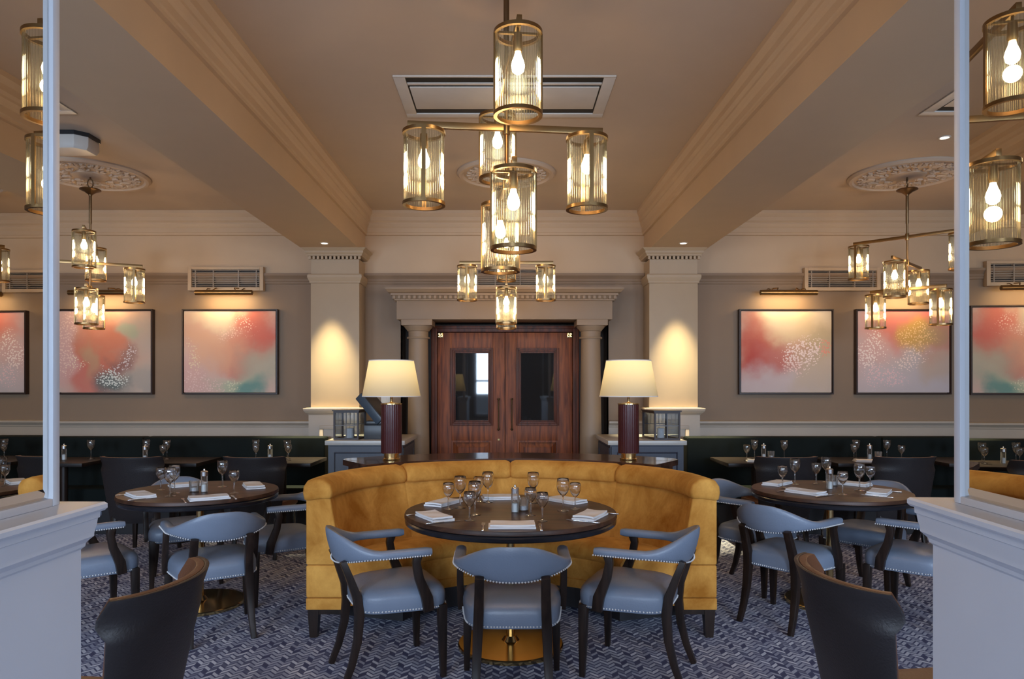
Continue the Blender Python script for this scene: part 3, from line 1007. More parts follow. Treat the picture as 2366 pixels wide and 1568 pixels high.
def make_chandelier(label, loc, rz):
    r = thing('chandelier', label, 'chandelier', loc, rz, 'brass chandeliers with ribbed glass lamps')
    MB().tube([(0, 0, -.15), (0, 0, -.45), (0, 0, -.46), (0, 0, -1.06)], [.0125, .0125, .009, .009], 10).build('rod', 'bronze', r, smooth=True)
    MB().lathe([(.004, -.125), (.05, -.132), (.088, -.14), (.09, -.148), (.05, -.165), (.016, -.19), (.014, -.20)], 24).build('canopy', 'bronze', r, smooth=True)
    hk = MB()
    hk.tube([(0, 0, 0), (0, 0, -.05)], .008, 8)
    hk.tube([(.022 * math.cos(a), 0, -.085 + .04 * math.sin(a)) for a in [2 * PI * i / 14 for i in range(15)]], .005, 6, up=(0, 1, 0))
    hk.build('hook', 'bronze', r, smooth=True)
    for lvl, (zb, dist, along, ext) in enumerate(((-.575, .42, 'y', .047), (-.815, .358, 'x', .07), (-1.052, .27, 'y', .047))):
        e = dist + ext
        bb = MB()
        if along == 'y':
            bb.box(-.010, .010, -e, e, zb - .014, zb + .014)
        else:
            bb.box(-e, e, -.010, .010, zb - .014, zb + .014)
        bb.lathe([(.017, zb - .03), (.017, zb + .03)], 12)
        bb.build('crossbar', 'brass', r, bevel=.002)
        for s in (-1, 1):
            c = (0, s * dist) if along == 'y' else (s * dist, 0)
            zt = zb - .035
            zl = zt - LH
            nf = 44
            ring = []
            for i in range(nf * 6):
                a = 2 * PI * i / (nf * 6)
                q = LR - .006 + .006 * abs(math.sin(nf * a / 2))
                ring.append((c[0] + q * math.cos(a), c[1] + q * math.sin(a)))
            lamp = MB().loops([[(x, y, z) for x, y in ring] for z in (zt - .004, zl + .004)], True, False, False).build('lamp_shade', 'rib_glass', r, smooth=True, angle=80)
            for z, nm in ((zt, 'top_ring'), (zl, 'bottom_ring')):
                MB().lathe([(LR - .008, z - .007), (LR + .0055, z - .007), (LR + .0055, z + .007), (LR - .008, z + .007), (LR - .008, z - .007)], 40, c, cap=False).build(nm, 'brass', lamp, smooth=True)
            st = MB()
            pv = (1, 0) if along == 'y' else (0, 1)
            for t in (-1, 1):
                x, y = c[0] + pv[0] * t * (LR + .003), c[1] + pv[1] * t * (LR + .003)
                wx, wy = (.003, .009) if along == 'y' else (.009, .003)
                st.box(x - wx, x + wx, y - wy, y + wy, zl, zt)
            wx, wy = (LR, .006) if along == 'y' else (.006, LR)
            st.box(c[0] - wx, c[0] + wx, c[1] - wy, c[1] + wy, zt - .004, zt + .004)
            st.build('side_strip', 'brass', lamp)
            MB().lathe([(.006, zb - .012), (.006, zt), (.016, zt - .005), (.019, zt - .06), (.014, zt - .07)], 12, c).build('socket', 'brass', lamp, smooth=True)
            MB().lathe([(.010, zt - .068), (.014, zt - .085), (.022, zt - .105), (.026, zt - .122), (.022, zt - .142), (.010, zt - .152), (.001, zt - .154)], 16, c).build('bulb', 'bulb', lamp, smooth=True)
            d = bpy.data.lights.new('bulb_light', 'POINT')
            d.energy = LAMP
            d.color = (1.0, .56, .25)
            d.shadow_soft_size = .03
            o = bpy.data.objects.new('bulb_light', d)
            COL.objects.link(o)
            o.parent = r
            o.location = (c[0], c[1], zt - .19)
    return r


ch = make_chandelier('large brass chandelier with six ribbed glass lamps hanging nearest, over the booth', (0.0, 3.1, ZC), rad(6))
dup(ch, (0.0, 6.47, ZC), rad(0), 'brass chandelier hanging in front of the panelled doors')
dup(ch, (-3.81, 6.5, ZC), rad(24), 'brass chandelier hanging in the left bay before the paintings')
dup(ch, (3.67, 6.5, ZC), rad(45), 'brass chandelier turned diagonally in the right bay before the paintings')

# ------------------------------------------------------------------ benches along the end wall
for nm, xs in (('left', (-5.75, -3.75, -1.87)), ('right', (1.86, 3.88, 5.8))):
    r = thing('banquette_bench', f'dark green velvet bench along the end wall in the {nm} bay', 'bench', ((xs[0] + xs[-1]) / 2, 7.0, 0), group='green wall benches')
    ox = (xs[0] + xs[-1]) / 2
    for a, c in zip(xs[:-1], xs[1:]):
        bk = MB().loops([[(a + .004 - ox, .32, z), (c - .004 - ox, .32, z), (c - .004 - ox, .50, z), (a + .004 - ox, .50, z)] for z in (.42, .955)])
        bk.build('backrest', 'green_velvet', r, bevel=.025, segs=3)
        MB().box(a + .004 - ox, c - .004 - ox, .06, .34, .30, .46).build('seat', 'green_velvet', r, bevel=.03, segs=3)
    MB().box(xs[0] - ox, xs[-1] - ox, .10, .49, 0, .30).build('bench_base', 'plinth', r)

# ------------------------------------------------------------------ consoles, lanterns, till
for nm, fx0, fx1, mat in (('left', -1.69, -.945, 'console_grey'), ('right', .945, 1.68, 'console_blue')):
    r = thing('console_cabinet', f'{"grey stained" if nm == "left" else "slate blue"} console cabinet with pale stone top, {nm} of the doors', 'cabinet',
              ((fx0 + fx1) / 2, 6.6, 0), group='console cabinets beside the doors')
    w = (fx1 - fx0) / 2
    MB().box(-w, w, -.0, .90, .93, .972).build('stone_top', 'stone_top', r, bevel=.005)
    MB().box(-w + .025, w - .025, .03, .88, .06, .93).build('carcass', mat, r)
    MB().box(-w + .05, w - .05, .06, .86, 0, .06).build('plinth', 'plinth', r)
    for s in (1,):
        dr = MB()
        x0, x1 = -w + .035, w - .035
        z0, z1 = .09, .915
        dr.box(x0, x1, .016, .03, z0, z1)
        ls = [[(x0 + o, y, z0 + o), (x1 - o, y, z0 + o), (x1 - o, y, z1 - o), (x0 + o, y, z1 - o)] for o, y in ((0, .018), (0, .008), (.05, .008), (.056, .002), (.062, .012), (.066, .0125))]
        dr.loops(ls)
        door = dr.build('cabinet_door', mat, r)
        kb = MB().tube([(x1 - .03, .01, .55), (x1 - .03, -.012, .55)], [.006, .012], 10)
        kb.build('knob', 'brass', door, smooth=True)
    side = MB()
    sx = 1 if nm == 'left' else -1
    xx = sorted((sx * (w - .027), sx * (w - .018)))
    for y0, y1, z0, z1 in ((.06, .12, .09, .9), (.79, .85, .09, .9), (.12, .79, .84, .9), (.12, .79, .09, .15)):
        side.box(xx[0], xx[1], y0, y1, z0, z1)
    side.build('side_panel_frame', mat, r)
# lanterns
for lx, ly, w, dpt, h, rz, lab in ((-1.512, 6.87, .122, .14, .27, rad(-4), 'square dark lantern with leaded panes beside the till'),
                                   (1.50, 6.90, .125, .21, .265, rad(5), 'deep dark lantern with leaded panes on the right console')):
    r = thing('lantern', lab, 'lantern', (lx, ly, .972), rz, group='dark glazed lanterns')
    f = MB()
    t = .016
    for x in (-w, w - t):
        for y in (-dpt, dpt - t):
            f.box(x, x + t, y, y + t, 0, h)
    for z in (0, h - t):
        for y in (-dpt, dpt - t):
            f.box(-w + t, w - t, y, y + t, z, z + t)
        for x in (-w, w - t):
            f.box(x, x + t, -dpt + t, dpt - t, z, z + t)
    f.build('frame', 'lantern_metal', r)
    MB().box(-w - .01, w + .01, -dpt - .01, dpt + .01, h, h + .012).build('roof', 'lantern_metal', r)
    MB().box(-w + t, w - t, -dpt + t, dpt - t, 0, .008).build('floor_plate', 'lantern_metal', r)
    for x0, x1, y0, y1 in ((-w + t, w - t, -dpt + .006, -dpt + .009), (-w + t, w - t, dpt - .009, dpt - .006), (-w + .006, -w + .009, -dpt + t, dpt - t), (w - .009, w - .006, -dpt + t, dpt - t)):
        MB().box(x0, x1, y0, y1, t, h - t).build('pane', 'lantern_glass', r)
    ld = MB()
    for y in (-dpt + .003, dpt - .009):
        ld.box(-.0035, .0035, y, y + .006, t, h - t)
        ld.box(-w + t, w - t, y, y + .006, h / 2 - .004, h / 2 + .004)
        for i in (-2, -1, 1, 2):
            ld.box(i * w / 3.2 - .0015, i * w / 3.2 + .0015, y, y + .006, h / 2, h - t)
    ld.build('lead_bars', 'lead', r)
    MB().lathe([(.035, .008), (.035, .10), (.004, .104)], 16).build('candle', 'linen', r, smooth=True)
# till
r = thing('till_terminal', 'black till with tilted touch screen on the left console', 'till', (-1.235, 6.92, .972), rad(0))
MB().box(-.125, .125, -.15, .15, 0, .135).build('cash_drawer', 'black_plastic', r, bevel=.006)
MB().box(-.11, .11, -.13, .13, .135, .175).build('printer_deck', 'black_plastic', r, bevel=.01)
mt = Matrix.Rotation(rad(-18), 3, 'Z') @ Matrix.Rotation(rad(47), 3, 'Y')
sc_ = MB().hexa((-.045, 0, .29), mt @ Matrix.Diagonal((.34, .26, .085))).build('screen_body', 'slate_plastic', r, bevel=.012)
MB().hexa(Vector((-.045, 0, .29)) + mt @ Vector((0, 0, .0435)), mt @ Matrix.Diagonal((.29, .22, .002))).build('screen', 'screen_glass', sc_)
MB().tube([(-.02, .02, .17), (-.03, .0, .27)], .03, 10).build('stand', 'black_plastic', r)
r = thing('wall_switch', 'white wall switch panel behind the left table lamp', 'switch', (-1.345, YB - .001, 1.30))
MB().box(-.05, .05, -.02, 0, -.11, .11).build('cover', 'white_plastic', r, bevel=.004)
MB().box(-.015, .015, -.026, -.019, .02, .05).build('button', 'white_plastic', r)

# ------------------------------------------------------------------ the booth
BX, BY, BR, BRY = .03, 4.22, 1.2, 1.03
booth = thing('velvet_booth', 'curved gold velvet booth seat around the middle round table', 'booth', (BX, BY, 0))


def arc_sweep(prof, a0, a1, n, pinch=0.0):
    """closed (offset, z) profile swept round the booth's ellipse; the ends are drawn in a little like stuffed upholstery"""
    cxp = sum(o for o, z in prof) / len(prof)
    czp = sum(z for o, z in prof) / len(prof)
    ls = []
    ts = [0, .012, .04] + [.04 + .92 * i / n for i in range(1, n)] + [.96, .988, 1.0]
    for t in ts:
        a = a0 + (a1 - a0) * t
        e = min(t, 1 - t)
        s = 1.0 - pinch * (1 - min(1, e / .04)) ** 2
        ls.append([((BR + cxp + (o - cxp) * s) * math.cos(a), (BRY + cxp + (o - cxp) * s) * math.sin(a), czp + (z - czp) * s) for o, z in prof])
    return MB().loops(ls)


backp = [(-.03, .165), (.0, .3), (.0, .86), (-.10, .86), (-.115, .80), (-.155, .66), (-.185, .5), (-.20, .42), (-.20, .165)]
rollp = [(-.135, .815), (-.085, .815), (.0, .805), (.018, .812), (.026, .85), (.022, .89), (.0, .922), (-.05, .938), (-.10, .93), (-.137, .90), (-.150, .86), (-.147, .83)]
seatp = [(-.18, .17), (-.18, .45), (-.25, .462), (-.45, .468), (-.53, .455), (-.555, .42), (-.55, .38), (-.52, .36), (-.52, .17)]
cuts = [0, PI * .267, PI * .5, PI * .733, PI]
for k in range(4):
    arc_sweep(backp, cuts[k], cuts[k + 1], 16, .06).build('back_section', 'gold_velvet', booth, smooth=True, angle=50)
    arc_sweep(rollp, cuts[k], cuts[k + 1], 16, .26).build('top_roll', 'gold_velvet', booth, smooth=True, angle=60)
    arc_sweep(seatp, cuts[k], cuts[k + 1], 14, .02).build('seat', 'gold_velvet', booth, smooth=True, angle=50)
for s in (-1, 1):
    x0, x1 = sorted((s * (BR + .008), s * (BR - .215)))
    MB().loops([[(x0, -.05 if True else 0, z), (x1, -.05, z), (x1, .02, z), (x0, .02, z)] for z in (.235, .425)]).build('arm_panel', 'gold_velvet', booth, bevel=.012, segs=3)
    xa, xb = sorted((s * (BR + .008), s * (BR - .205)))
    xt = s * (BR - .135)
    lp = [[(s * (BR + .008), y, .428), (s * (BR - .20), y, .428), (s * (BR - .17), y, .62), (xt, y, .825), (s * (BR + .008), y, .825)] for y in (-.05, .02)]
    MB().loops(lp).build('arm_panel', 'gold_velvet', booth, bevel=.012, segs=3)
    MB().loops([[(x0, -.052, z), (x1, -.052, z), (x1, .02, z), (x0, .02, z)] for z in (.165, .232)]).build('skirt_band', 'gold_velvet', booth, bevel=.006)
    # stuffed end of the roll
    c = (s * (BR - .062), -.022, .872)
    rp = [(s * (BR + o), z) for o, z in rollp]
    ls = []
    for y, q in ((.03, 1.0), (-.035, 1.0), (-.055, .97), (-.066, .86), (-.068, .6)):
        ls.append([(c[0] + (x - c[0]) * q, y, c[2] + (z - c[2]) * q) for x, z in rp])
    MB().loops(ls).build('roll_end', 'gold_velvet', booth, smooth=True, angle=60)
    MB().loops([[(s * (BR + .0) - s * o, -.045, z), (s * (BR + .0) - s * (o + wd), -.045, z), (s * BR - s * (o + wd), -.045 + wd, z), (s * BR - s * o, -.045 + wd, z)] for z, o, wd in ((0, .012, .045), (.165, .0, .065))]).build('leg', 'leg_wood', booth)
    MB().box(min(x0, x1) + .07 * (s < 0), max(x0, x1) - .07 * (s > 0), -.04, .02, .135, .165).build('base_rail', 'leg_wood', booth)
arc_sweep([(-.03, .03), (-.03, .165), (-.50, .165), (-.50, .03)], .30, PI - .30, 40).build('base_frame', 'plinth', booth)
arc_sweep([(-.528, .17), (-.528, .225), (-.515, .23), (-.51, .17)], 0, PI, 40).build('seat_skirt', 'gold_velvet', booth, smooth=True)

# ------------------------------------------------------------------ wooden ledge behind the booth
lt, lb = [], []


def outer_y(x):
    Rr = 1.84
    return 5.77 - Rr + math.sqrt(max(0, Rr * Rr - (x - .03) ** 2))


def inner_y(x):
    d = (x - BX) / (BR + .04)
    if abs(d) < .8:
        return BY + (BRY + .04) * math.sqrt(1 - d * d)
    t = (abs(d) - .8) / .2
    return BY + (BRY + .04) * .6 + t * .36


def ledge_poly(ins):
    xs = [-1.20 + ins + (2.46 - 2 * ins) * i / 40 for i in range(41)]
    return [(x, max(outer_y(x) - ins, inner_y(x) + .02)) for x in xs] + [(x, inner_y(x)) for x in reversed(xs)]


r = thing('booth_ledge', 'curved dark wooden ledge standing behind the gold booth', 'ledge', (.03, 5.3, 0))
P = ledge_poly(0)
MB().loops([[(x - .03, y - 5.3, z) for x, y in P] for z in (.90, .94)]).build('ledge_top', 'ledge_wood', r)
P = ledge_poly(.06)
MB().loops([[(x - .03, y - 5.3, z) for x, y in P] for z in (.0, .90)]).build('ledge_body', 'ledge_wood', r)

# table lamps on the ledge
lamp_proto = None
for x, lab in ((-.842, 'table lamp with cream shade and maroon cylinder base, left end of the ledge'), (.895, 'table lamp with cream shade and maroon cylinder base, right end of the ledge')):
    r = thing('table_lamp', lab, 'lamp', (x, 5.2, .94), 0 if x < 0 else rad(20), 'matching table lamps behind the booth')
    MB().lathe([(.062, 0), (.064, .006), (.064, .012), (.054, .014), (.054, .045), (.07, .048), (.07, .052)], 32).build('foot', 'brass_bright', r, smooth=True)
    nf = 30
    ring = []
    for i in range(nf * 6):
        a = 2 * PI * i / (nf * 6)
        q = .0735 + .0025 * abs(math.sin(nf * a / 2))
        ring.append((q * math.cos(a), q * math.sin(a)))
    MB().loops([[(px_, py_, z) for px_, py_ in ring] for z in (.052, .405)]).build('base_column', 'maroon', r, smooth=True, angle=60)
    MB().lathe([(.078, .405), (.078, .413), (.02, .418), (.009, .425), (.009, .455), (.020, .475), (.024, .50), (.016, .52)], 24).build('stem', 'brass_bright', r, smooth=True)
    sh = MB().lathe([(.212, .465), (.163, .725)], 48, cap=False).build('lamp_shade', 'shade', r, smooth=True)
    tr = MB()
    for rr, z in ((.212, .465), (.163, .725)):
        tr.lathe([(rr - .002, z - .003), (rr + .0015, z - .003), (rr + .0015, z + .003), (rr - .002, z + .003), (rr - .002, z - .003)], 48, cap=False)
    tr.build('shade_binding', 'linen', sh, smooth=True)
    MB().lathe([(.012, .52), (.03, .56), (.032, .58), (.02, .61), (.002, .62)], 14).build('bulb', 'soft_bulb', r, smooth=True)
    d = bpy.data.lights.new('table_lamp_light', 'POINT')
    d.energy = TABLE_LAMP
    d.color = (1.0, .80, .48)
    d.shadow_soft_size = .05
    o = bpy.data.objects.new('table_lamp_light', d)
    COL.objects.link(o)
    o.parent = r
    o.location = (0, 0, .67)

# ------------------------------------------------------------------ tables


def round_table(label, x, y, R, base_r):
    r = thing('round_table', label, 'table', (x, y, 0), group='round dining tables')
    MB().lathe([(R - .012, .742), (R, .748), (R, .76), (R - .004, .77), (R - .02, .7705)], 72).build('tabletop', ['table_wood'], r, smooth=True, angle=30)
    MB().lathe([(R - .05, .708), (R - .012, .710), (R - .004, .716), (R - .002, .733), (R - .008, .742)], 72).build('edge_band', 'table_edge', r, smooth=True, angle=30)
    MB().lathe([(.024, .03), (.024, .695), (.10, .70), (.10, .71)], 24).build('pedestal_pole', 'brass_bright', r, smooth=True)
    MB().lathe([(base_r, 0), (base_r, .018), (base_r - .006, .024), (.05, .034), (.03, .06)], 56).build('base_plate', 'brass_bright', r, smooth=True, angle=30)
    return r


TABLES = {'mid': (.024, 4.05), 'left': (-2.08, 4.82), 'right': (2.21, 4.85)}
round_table('large round dark wood table with brass pedestal inside the gold booth', .024, 4.05, .60, .30)
round_table('round dark wood table with brass pedestal, left of the booth', -2.08, 4.82, .51, .29)
round_table('round dark wood table with brass pedestal, right of the booth', 2.21, 4.85, .51, .29)
SQ = {}
sq0 = None
for k, (x, lab) in enumerate(((-2.15, 'square dark table at the left green bench, nearest the pillar'), (-3.2, 'square dark table at the left green bench, middle of three'), (-4.25, 'square dark table at the left green bench, farthest from the pillar'),
                              (2.39, 'square dark table at the right green bench, nearest the pillar'), (3.40, 'square dark table at the right green bench, middle of three'), (4.42, 'square dark table at the right green bench, farthest from the pillar'))):
    SQ[k] = (x, 6.82)
    if sq0 is None:
        sq0 = thing('square_table', lab, 'table', (x, 6.82, 0), group='square tables at the wall benches')
        MB().box(-.35, .35, -.3, .3, .735, .77).build('tabletop', 'dark_table', sq0, bevel=.005)
        MB().lathe([(.035, .03), (.035, .72), (.12, .725), (.12, .735)], 16).build('pedestal_pole', 'leg_wood', sq0, smooth=True)
        MB().lathe([(.19, 0), (.19, .015), (.05, .03)], 32).build('base_plate', 'leg_wood', sq0, smooth=True)
    else:
        dup(sq0, (x, 6.82, 0), 0, lab)

# ------------------------------------------------------------------ blue leather armchairs


def sq_sec(n=14, e=2.6):
    out = []
    for i in range(n):
        a = 2 * PI * i / n
        c, s = math.cos(a), math.sin(a)
        out.append((math.copysign(abs(c) ** (2 / e), c), math.copysign(abs(s) ** (2 / e), s)))
    return out


def make_armchair(label):
    r = thing('leather_armchair', label, 'chair', group='blue leather armchairs at the round tables')
    # seat: trapezoid cushion with a domed top
    n = 40
    outl = []
    for i in range(n):
        a = 2 * PI * i / n
        c, s = math.cos(a), math.sin(a)
        ux = math.copysign(abs(c) ** .42, c)
        uy = math.copysign(abs(s) ** .42, s)
        y = .01 + uy * .225
        hw = .212 + (y + .215) / .45 * .05
        outl.append((ux * hw, y))
    ls = []
    for q, z in ((.93, .352), (.985, .353), (1.0, .362), (1.012, .39), (1.01, .42), (.99, .438), (.93, .455), (.80, .468), (.55, .478), (.25, .482), (.02, .483)):
        ls.append([(x * q, .01 + (y - .01) * q, z) for x, y in outl])
    MB().loops(ls).build('seat', 'blue_leather', r, smooth=True, angle=60)
    nt_ = MB()
    per = outl + [outl[0]]
    acc = 0
    for (xa, ya), (xb, yb) in zip(per[:-1], per[1:]):
        Ls = math.hypot(xb - xa, yb - ya)
        k = max(1, round(Ls / .0145))
        for j in range(k):
            t = j / k
            nt_.ball(((xa + (xb - xa) * t) * 1.012, .01 + (ya + (yb - ya) * t - .01) * 1.012, .364), .0052)
    # back rail and arms in one curved band
    sec = sq_sec()
    S_W = .254
    ls = []
    nails = []
    N = 44
    prev = None
    for i in range(N + 1):
        t = -1 + 2 * i / N
        s = abs(t)
        if s < .60:                      # the bowed back
            a = s / .60 * rad(86)
            x = S_W * math.sin(a)
            y = -.08 - .235 * math.cos(a)
            tx, ty = S_W * math.cos(a), .235 * math.sin(a)
        else:                            # the arms run forward
            u = (s - .60) / .40
            x = S_W * math.sin(rad(86)) + .004 * u
            y = -.08 - .235 * math.cos(rad(86)) + u * .225
            tx, ty = .02, 1
        sg = 1 if t >= 0 else -1
        k = min(1, max(0, (s - .06) / .50))
        k = k * k * (3 - 2 * k)
        top = .762 * (1 - k) + .672 * k
        bot = .588 * (1 - k) + .628 * k
        thk = .019 * (1 - k) + .028 * k
        endq = 1.0 if s < .985 else .8
        l = math.hypot(tx, ty)
        nx, ny = ty / l, -tx / l       # outward from the bow
        hz, cz = (top - bot) / 2 * endq, (top + bot) / 2
        loop = []
        for (u, v) in sec:
            off = u * thk * endq + v * .022 * (1 - k)     # the back leans out at the top
            loop.append((sg * (x + nx * off), y + ny * off, cz + v * hz))
        ls.append(loop)
        nails.append((sg * (x + nx * (thk + .001 - .018 * (1 - k))), y + ny * (thk + .001 - .018 * (1 - k)), bot + .008))
    MB().loops(ls).build('backrest', 'blue_leather', r, smooth=True, angle=60)
    for (a, c) in zip(nails[:-1], nails[1:]):
        Ls = math.dist(a, c)
        k = max(1, round(Ls / .0145))
        for j in range(k):
            q = j / k
            nt_.ball(tuple(a[m_] + (c[m_] - a[m_]) * q for m_ in range(3)), .0052)
    nt_.build('nail_trim', 'steel_nail', r)['kind'] = 'stuff'
    for s in (-1, 1):
        MB().tube([(s * .150, -.292, .615), (s * .152, -.262, .54), (s * .156, -.222, .43), (s * .160, -.212, .34), (s * .164, -.222, .22), (s * .168, -.252, .10), (s * .172, -.292, 0)],
                  [(.042, .030), (.043, .034), (.046, .042), (.046, .044), (.042, .038), (.036, .032), (.030, .028)], rect=True, up=(0, 1, 0)).build('leg', 'leg_wood', r, bevel=.004)
        MB().tube([(s * .228, .195, .37), (s * .231, .197, .2), (s * .234, .20, 0)], [(.046, .046), (.040, .040), (.028, .028)], rect=True, up=(0, 1, 0)).build('leg', 'leg_wood', r, bevel=.004)
        MB().tube([(s * .258, .115, .352), (s * .260, .105, .42), (s * .260, .065, .52), (s * .258, .05, .60), (s * .256, .06, .640)],
                  [(.030, .052), (.032, .056), (.032, .044), (.032, .040), (.034, .046)], rect=True, up=(0, 1, 0)).build('arm_post', 'leg_wood', r, bevel=.004)
    return r


ac = make_armchair('blue leather armchair seen from behind, front and centre before the booth')
ac.location = (.028, 3.50, 0)


def chair(x, y, fx, fy, label):
    dup(ac, (x, y, 0), facing(fx, fy), label)


chair(-.60, 3.75, .914, .407, 'blue leather armchair angled at the booth table, left of the central one')
chair(.665, 3.75, -.914, .407, 'blue leather armchair angled at the booth table, right of the central one')
chair(-1.78, 4.32, -.53, .85, 'blue leather armchair with its back towards the viewer at the left round table')
chair(-2.57, 4.37, .72, .69, 'blue leather armchair partly hidden behind the left half wall')
chair(-1.60, 5.04, -.90, -.44, 'blue leather armchair between the left round table and the booth')
chair(-2.44, 5.36, .53, -.85, 'blue leather armchair on the far side of the left round table')
chair(1.80, 4.51, .78, .62, 'blue leather armchair with its back towards the viewer at the right round table')
chair(2.56, 4.45, -.67, .74, 'blue leather armchair beside the right half wall at the right round table')
chair(1.84, 5.26, .67, -.74, 'blue leather armchair between the right round table and the green bench, nearer the booth')
chair(2.64, 5.20, -.78, -.62, 'blue leather armchair on the far side of the right round table, nearer the mirror')

# ------------------------------------------------------------------ dark leather shell chairs


def make_shell(label):
    r = thing('leather_shell_chair', label, 'chair', group='dark leather shell chairs')

    def depth(z):                       # how deep the shell wraps at each height
        for (z0, d0), (z1, d1) in (((.30, .03), (.50, .05)), ((.50, .05), (.60, .07)), ((.60, .07), (.765, .095)), ((.765, .095), (.795, .13)), ((.795, .13), (.825, .135)), ((.825, .135), (.95, .085))):
            if z <= z1:
                return d0 + (d1 - d0) * (z - z0) / (z1 - z0)
        return .09

    def pt(u, v, off):
        z = .30 + v * .58
        w = .205 + .05 * min(1, max(0, (z - .35) / .45))
        yb = -.24 - (z - .45) * .27
        dp = depth(z)
        x = w * math.sin(u * PI / 2) * .55 + w * u * .45
        y = yb + dp * abs(u) ** 1.8
        dx = w * (.55 * PI / 2 * math.cos(u * PI / 2) + .45)
        dy = dp * 1.8 * abs(u) ** .8 * (1 if u >= 0 else -1)
        l = math.hypot(dx, dy)
        nx, ny = dy / l, -dx / l
        return (x + nx * off, y + ny * off, z)
    us = [-1, -.97, -.93, -.88, -.83, -.79, -.75, -.71, -.67, -.63] + [-.63 + 1.26 * i / 12 for i in range(1, 12)] + [.63, .67, .71, .75, .79, .83, .88, .93, .97, 1]
    vs = [0, .15, .3, .45, .6, .70, .74, .77, .80, .83, .865, .90, .93, .965, 1.0]
    for nm, mat, o0, o1 in (('outer_shell', 'dark_leather', .0, .016), ('inner_pad', 'brown_leather', -.026, -.001)):
        A = [[pt(u, v, o1) for u in us] for v in vs]
        B = [[pt(u, v, o0) for u in us] for v in vs]
        ls = []
        for a, b_ in zip(A, B):
            ls.append(a + b_[::-1])
        MB().loops(ls).build(nm, mat, r, smooth=True, bevel=.004 if nm == 'inner_pad' else .005, segs=2, angle=50)
    MB().loops([[(x, y, z) for x, y in ((-.195 * q, -.225 + .0), (.195 * q, -.225), (.235 * q, .235), (-.235 * q, .235))] for z, q in ((.40, 1), (.475, 1.0))]).build('seat', 'brown_leather', r, bevel=.025, segs=3)
    for s in (-1, 1):
        MB().tube([(s * .19, .19, .40), (s * .205, .205, 0)], [(.042, .042), (.028, .028)], rect=True, up=(0, 1, 0)).build('leg', 'leg_wood', r, bevel=.003)
        MB().tube([(s * .17, -.18, .40), (s * .18, -.26, 0)], [(.042, .042), (.028, .028)], rect=True, up=(0, 1, 0)).build('leg', 'leg_wood', r, bevel=.003)
    return r


sc0 = make_shell('dark leather shell chair turned left in the left foreground by the half wall')
sc0.location = (-1.345, 2.245, 0)
sc0.rotation_euler = (0, 0, facing(-.999, .03))
dup(sc0, (1.34, 2.31, 0), facing(.999, .05), 'dark leather shell chair turned right in the right foreground by the half wall')
for x, lab in ((-2.15, 'dark leather shell chair at the left wall bench table nearest the pillar'), (-3.2, 'dark leather shell chair at the left wall bench table farther from the pillar'),
               (2.39, 'dark leather shell chair at the right wall bench table nearest the pillar'), (3.40, 'dark leather shell chair at the right wall bench table farther from the pillar')):
    dup(sc0, (x, 6.30, 0), 0, lab)

# ------------------------------------------------------------------ table settings


def make_glass(label, big):
    k = 1.0 if big else .82
    r = thing('wine_glass', label, 'glass', group='wine glasses')
    h = .185 * k
    R = .037 * (1 if big else .92)
    MB().lathe([(.001, .004), (.012 * k, .006), (.0045, .012), (.0038, .05 * k), (.0042, .075 * k), (.006 * k, .086 * k)], 16).build('stem', 'glass', r, smooth=True)
    MB().lathe([(.034 * k, 0), (.034 * k, .0018), (.012, .005), (.004, .008)], 20).build('foot', 'glass', r, smooth=True)
    MB().lathe([(.003, .084 * k), (.016 * k, .092 * k), (.030 * k, .112 * k), (R, .14 * k), (R * .97, .165 * k), (R * .86, h), (R * .82, h), (R * .93, .165 * k), (R * .95, .14 * k), (.028 * k, .114 * k), (.014 * k, .095 * k), (.002, .089 * k), (.003, .084 * k)], 20, cap=False).build('bowl', 'glass', r, smooth=True, angle=80)
    return r


def make_mill(label):
    r = thing('salt_mill', label, 'salt mill', group='salt and pepper mills')
    MB().lathe([(.022, 0), (.022, .11), (.019, .112)], 20).build('body', 'tumbler', r, smooth=True)
    MB().lathe([(.017, .003), (.017, .05), (.004, .055)], 14).build('salt_fill', 'salt', r, smooth=True)
    MB().lathe([(.024, .108), (.024, .135), (.020, .14), (.008, .142), (.006, .148), (.006, .154), (.002, .156)], 20).build('cap', 'chrome', r, smooth=True)
    return r


def make_tumbler(label):
    r = thing('glass_tumbler', label, 'tumbler', group='small glass tumblers')
    MB().lathe([(.030, 0), (.034, .075), (.031, .075), (.027, .008), (.001, .007)], 20, cap=False).build('cup', 'tumbler', r, smooth=True)
    MB().lathe([(.022, .007), (.022, .03), (.003, .032)], 14).build('candle', 'linen', r, smooth=True)
    return r


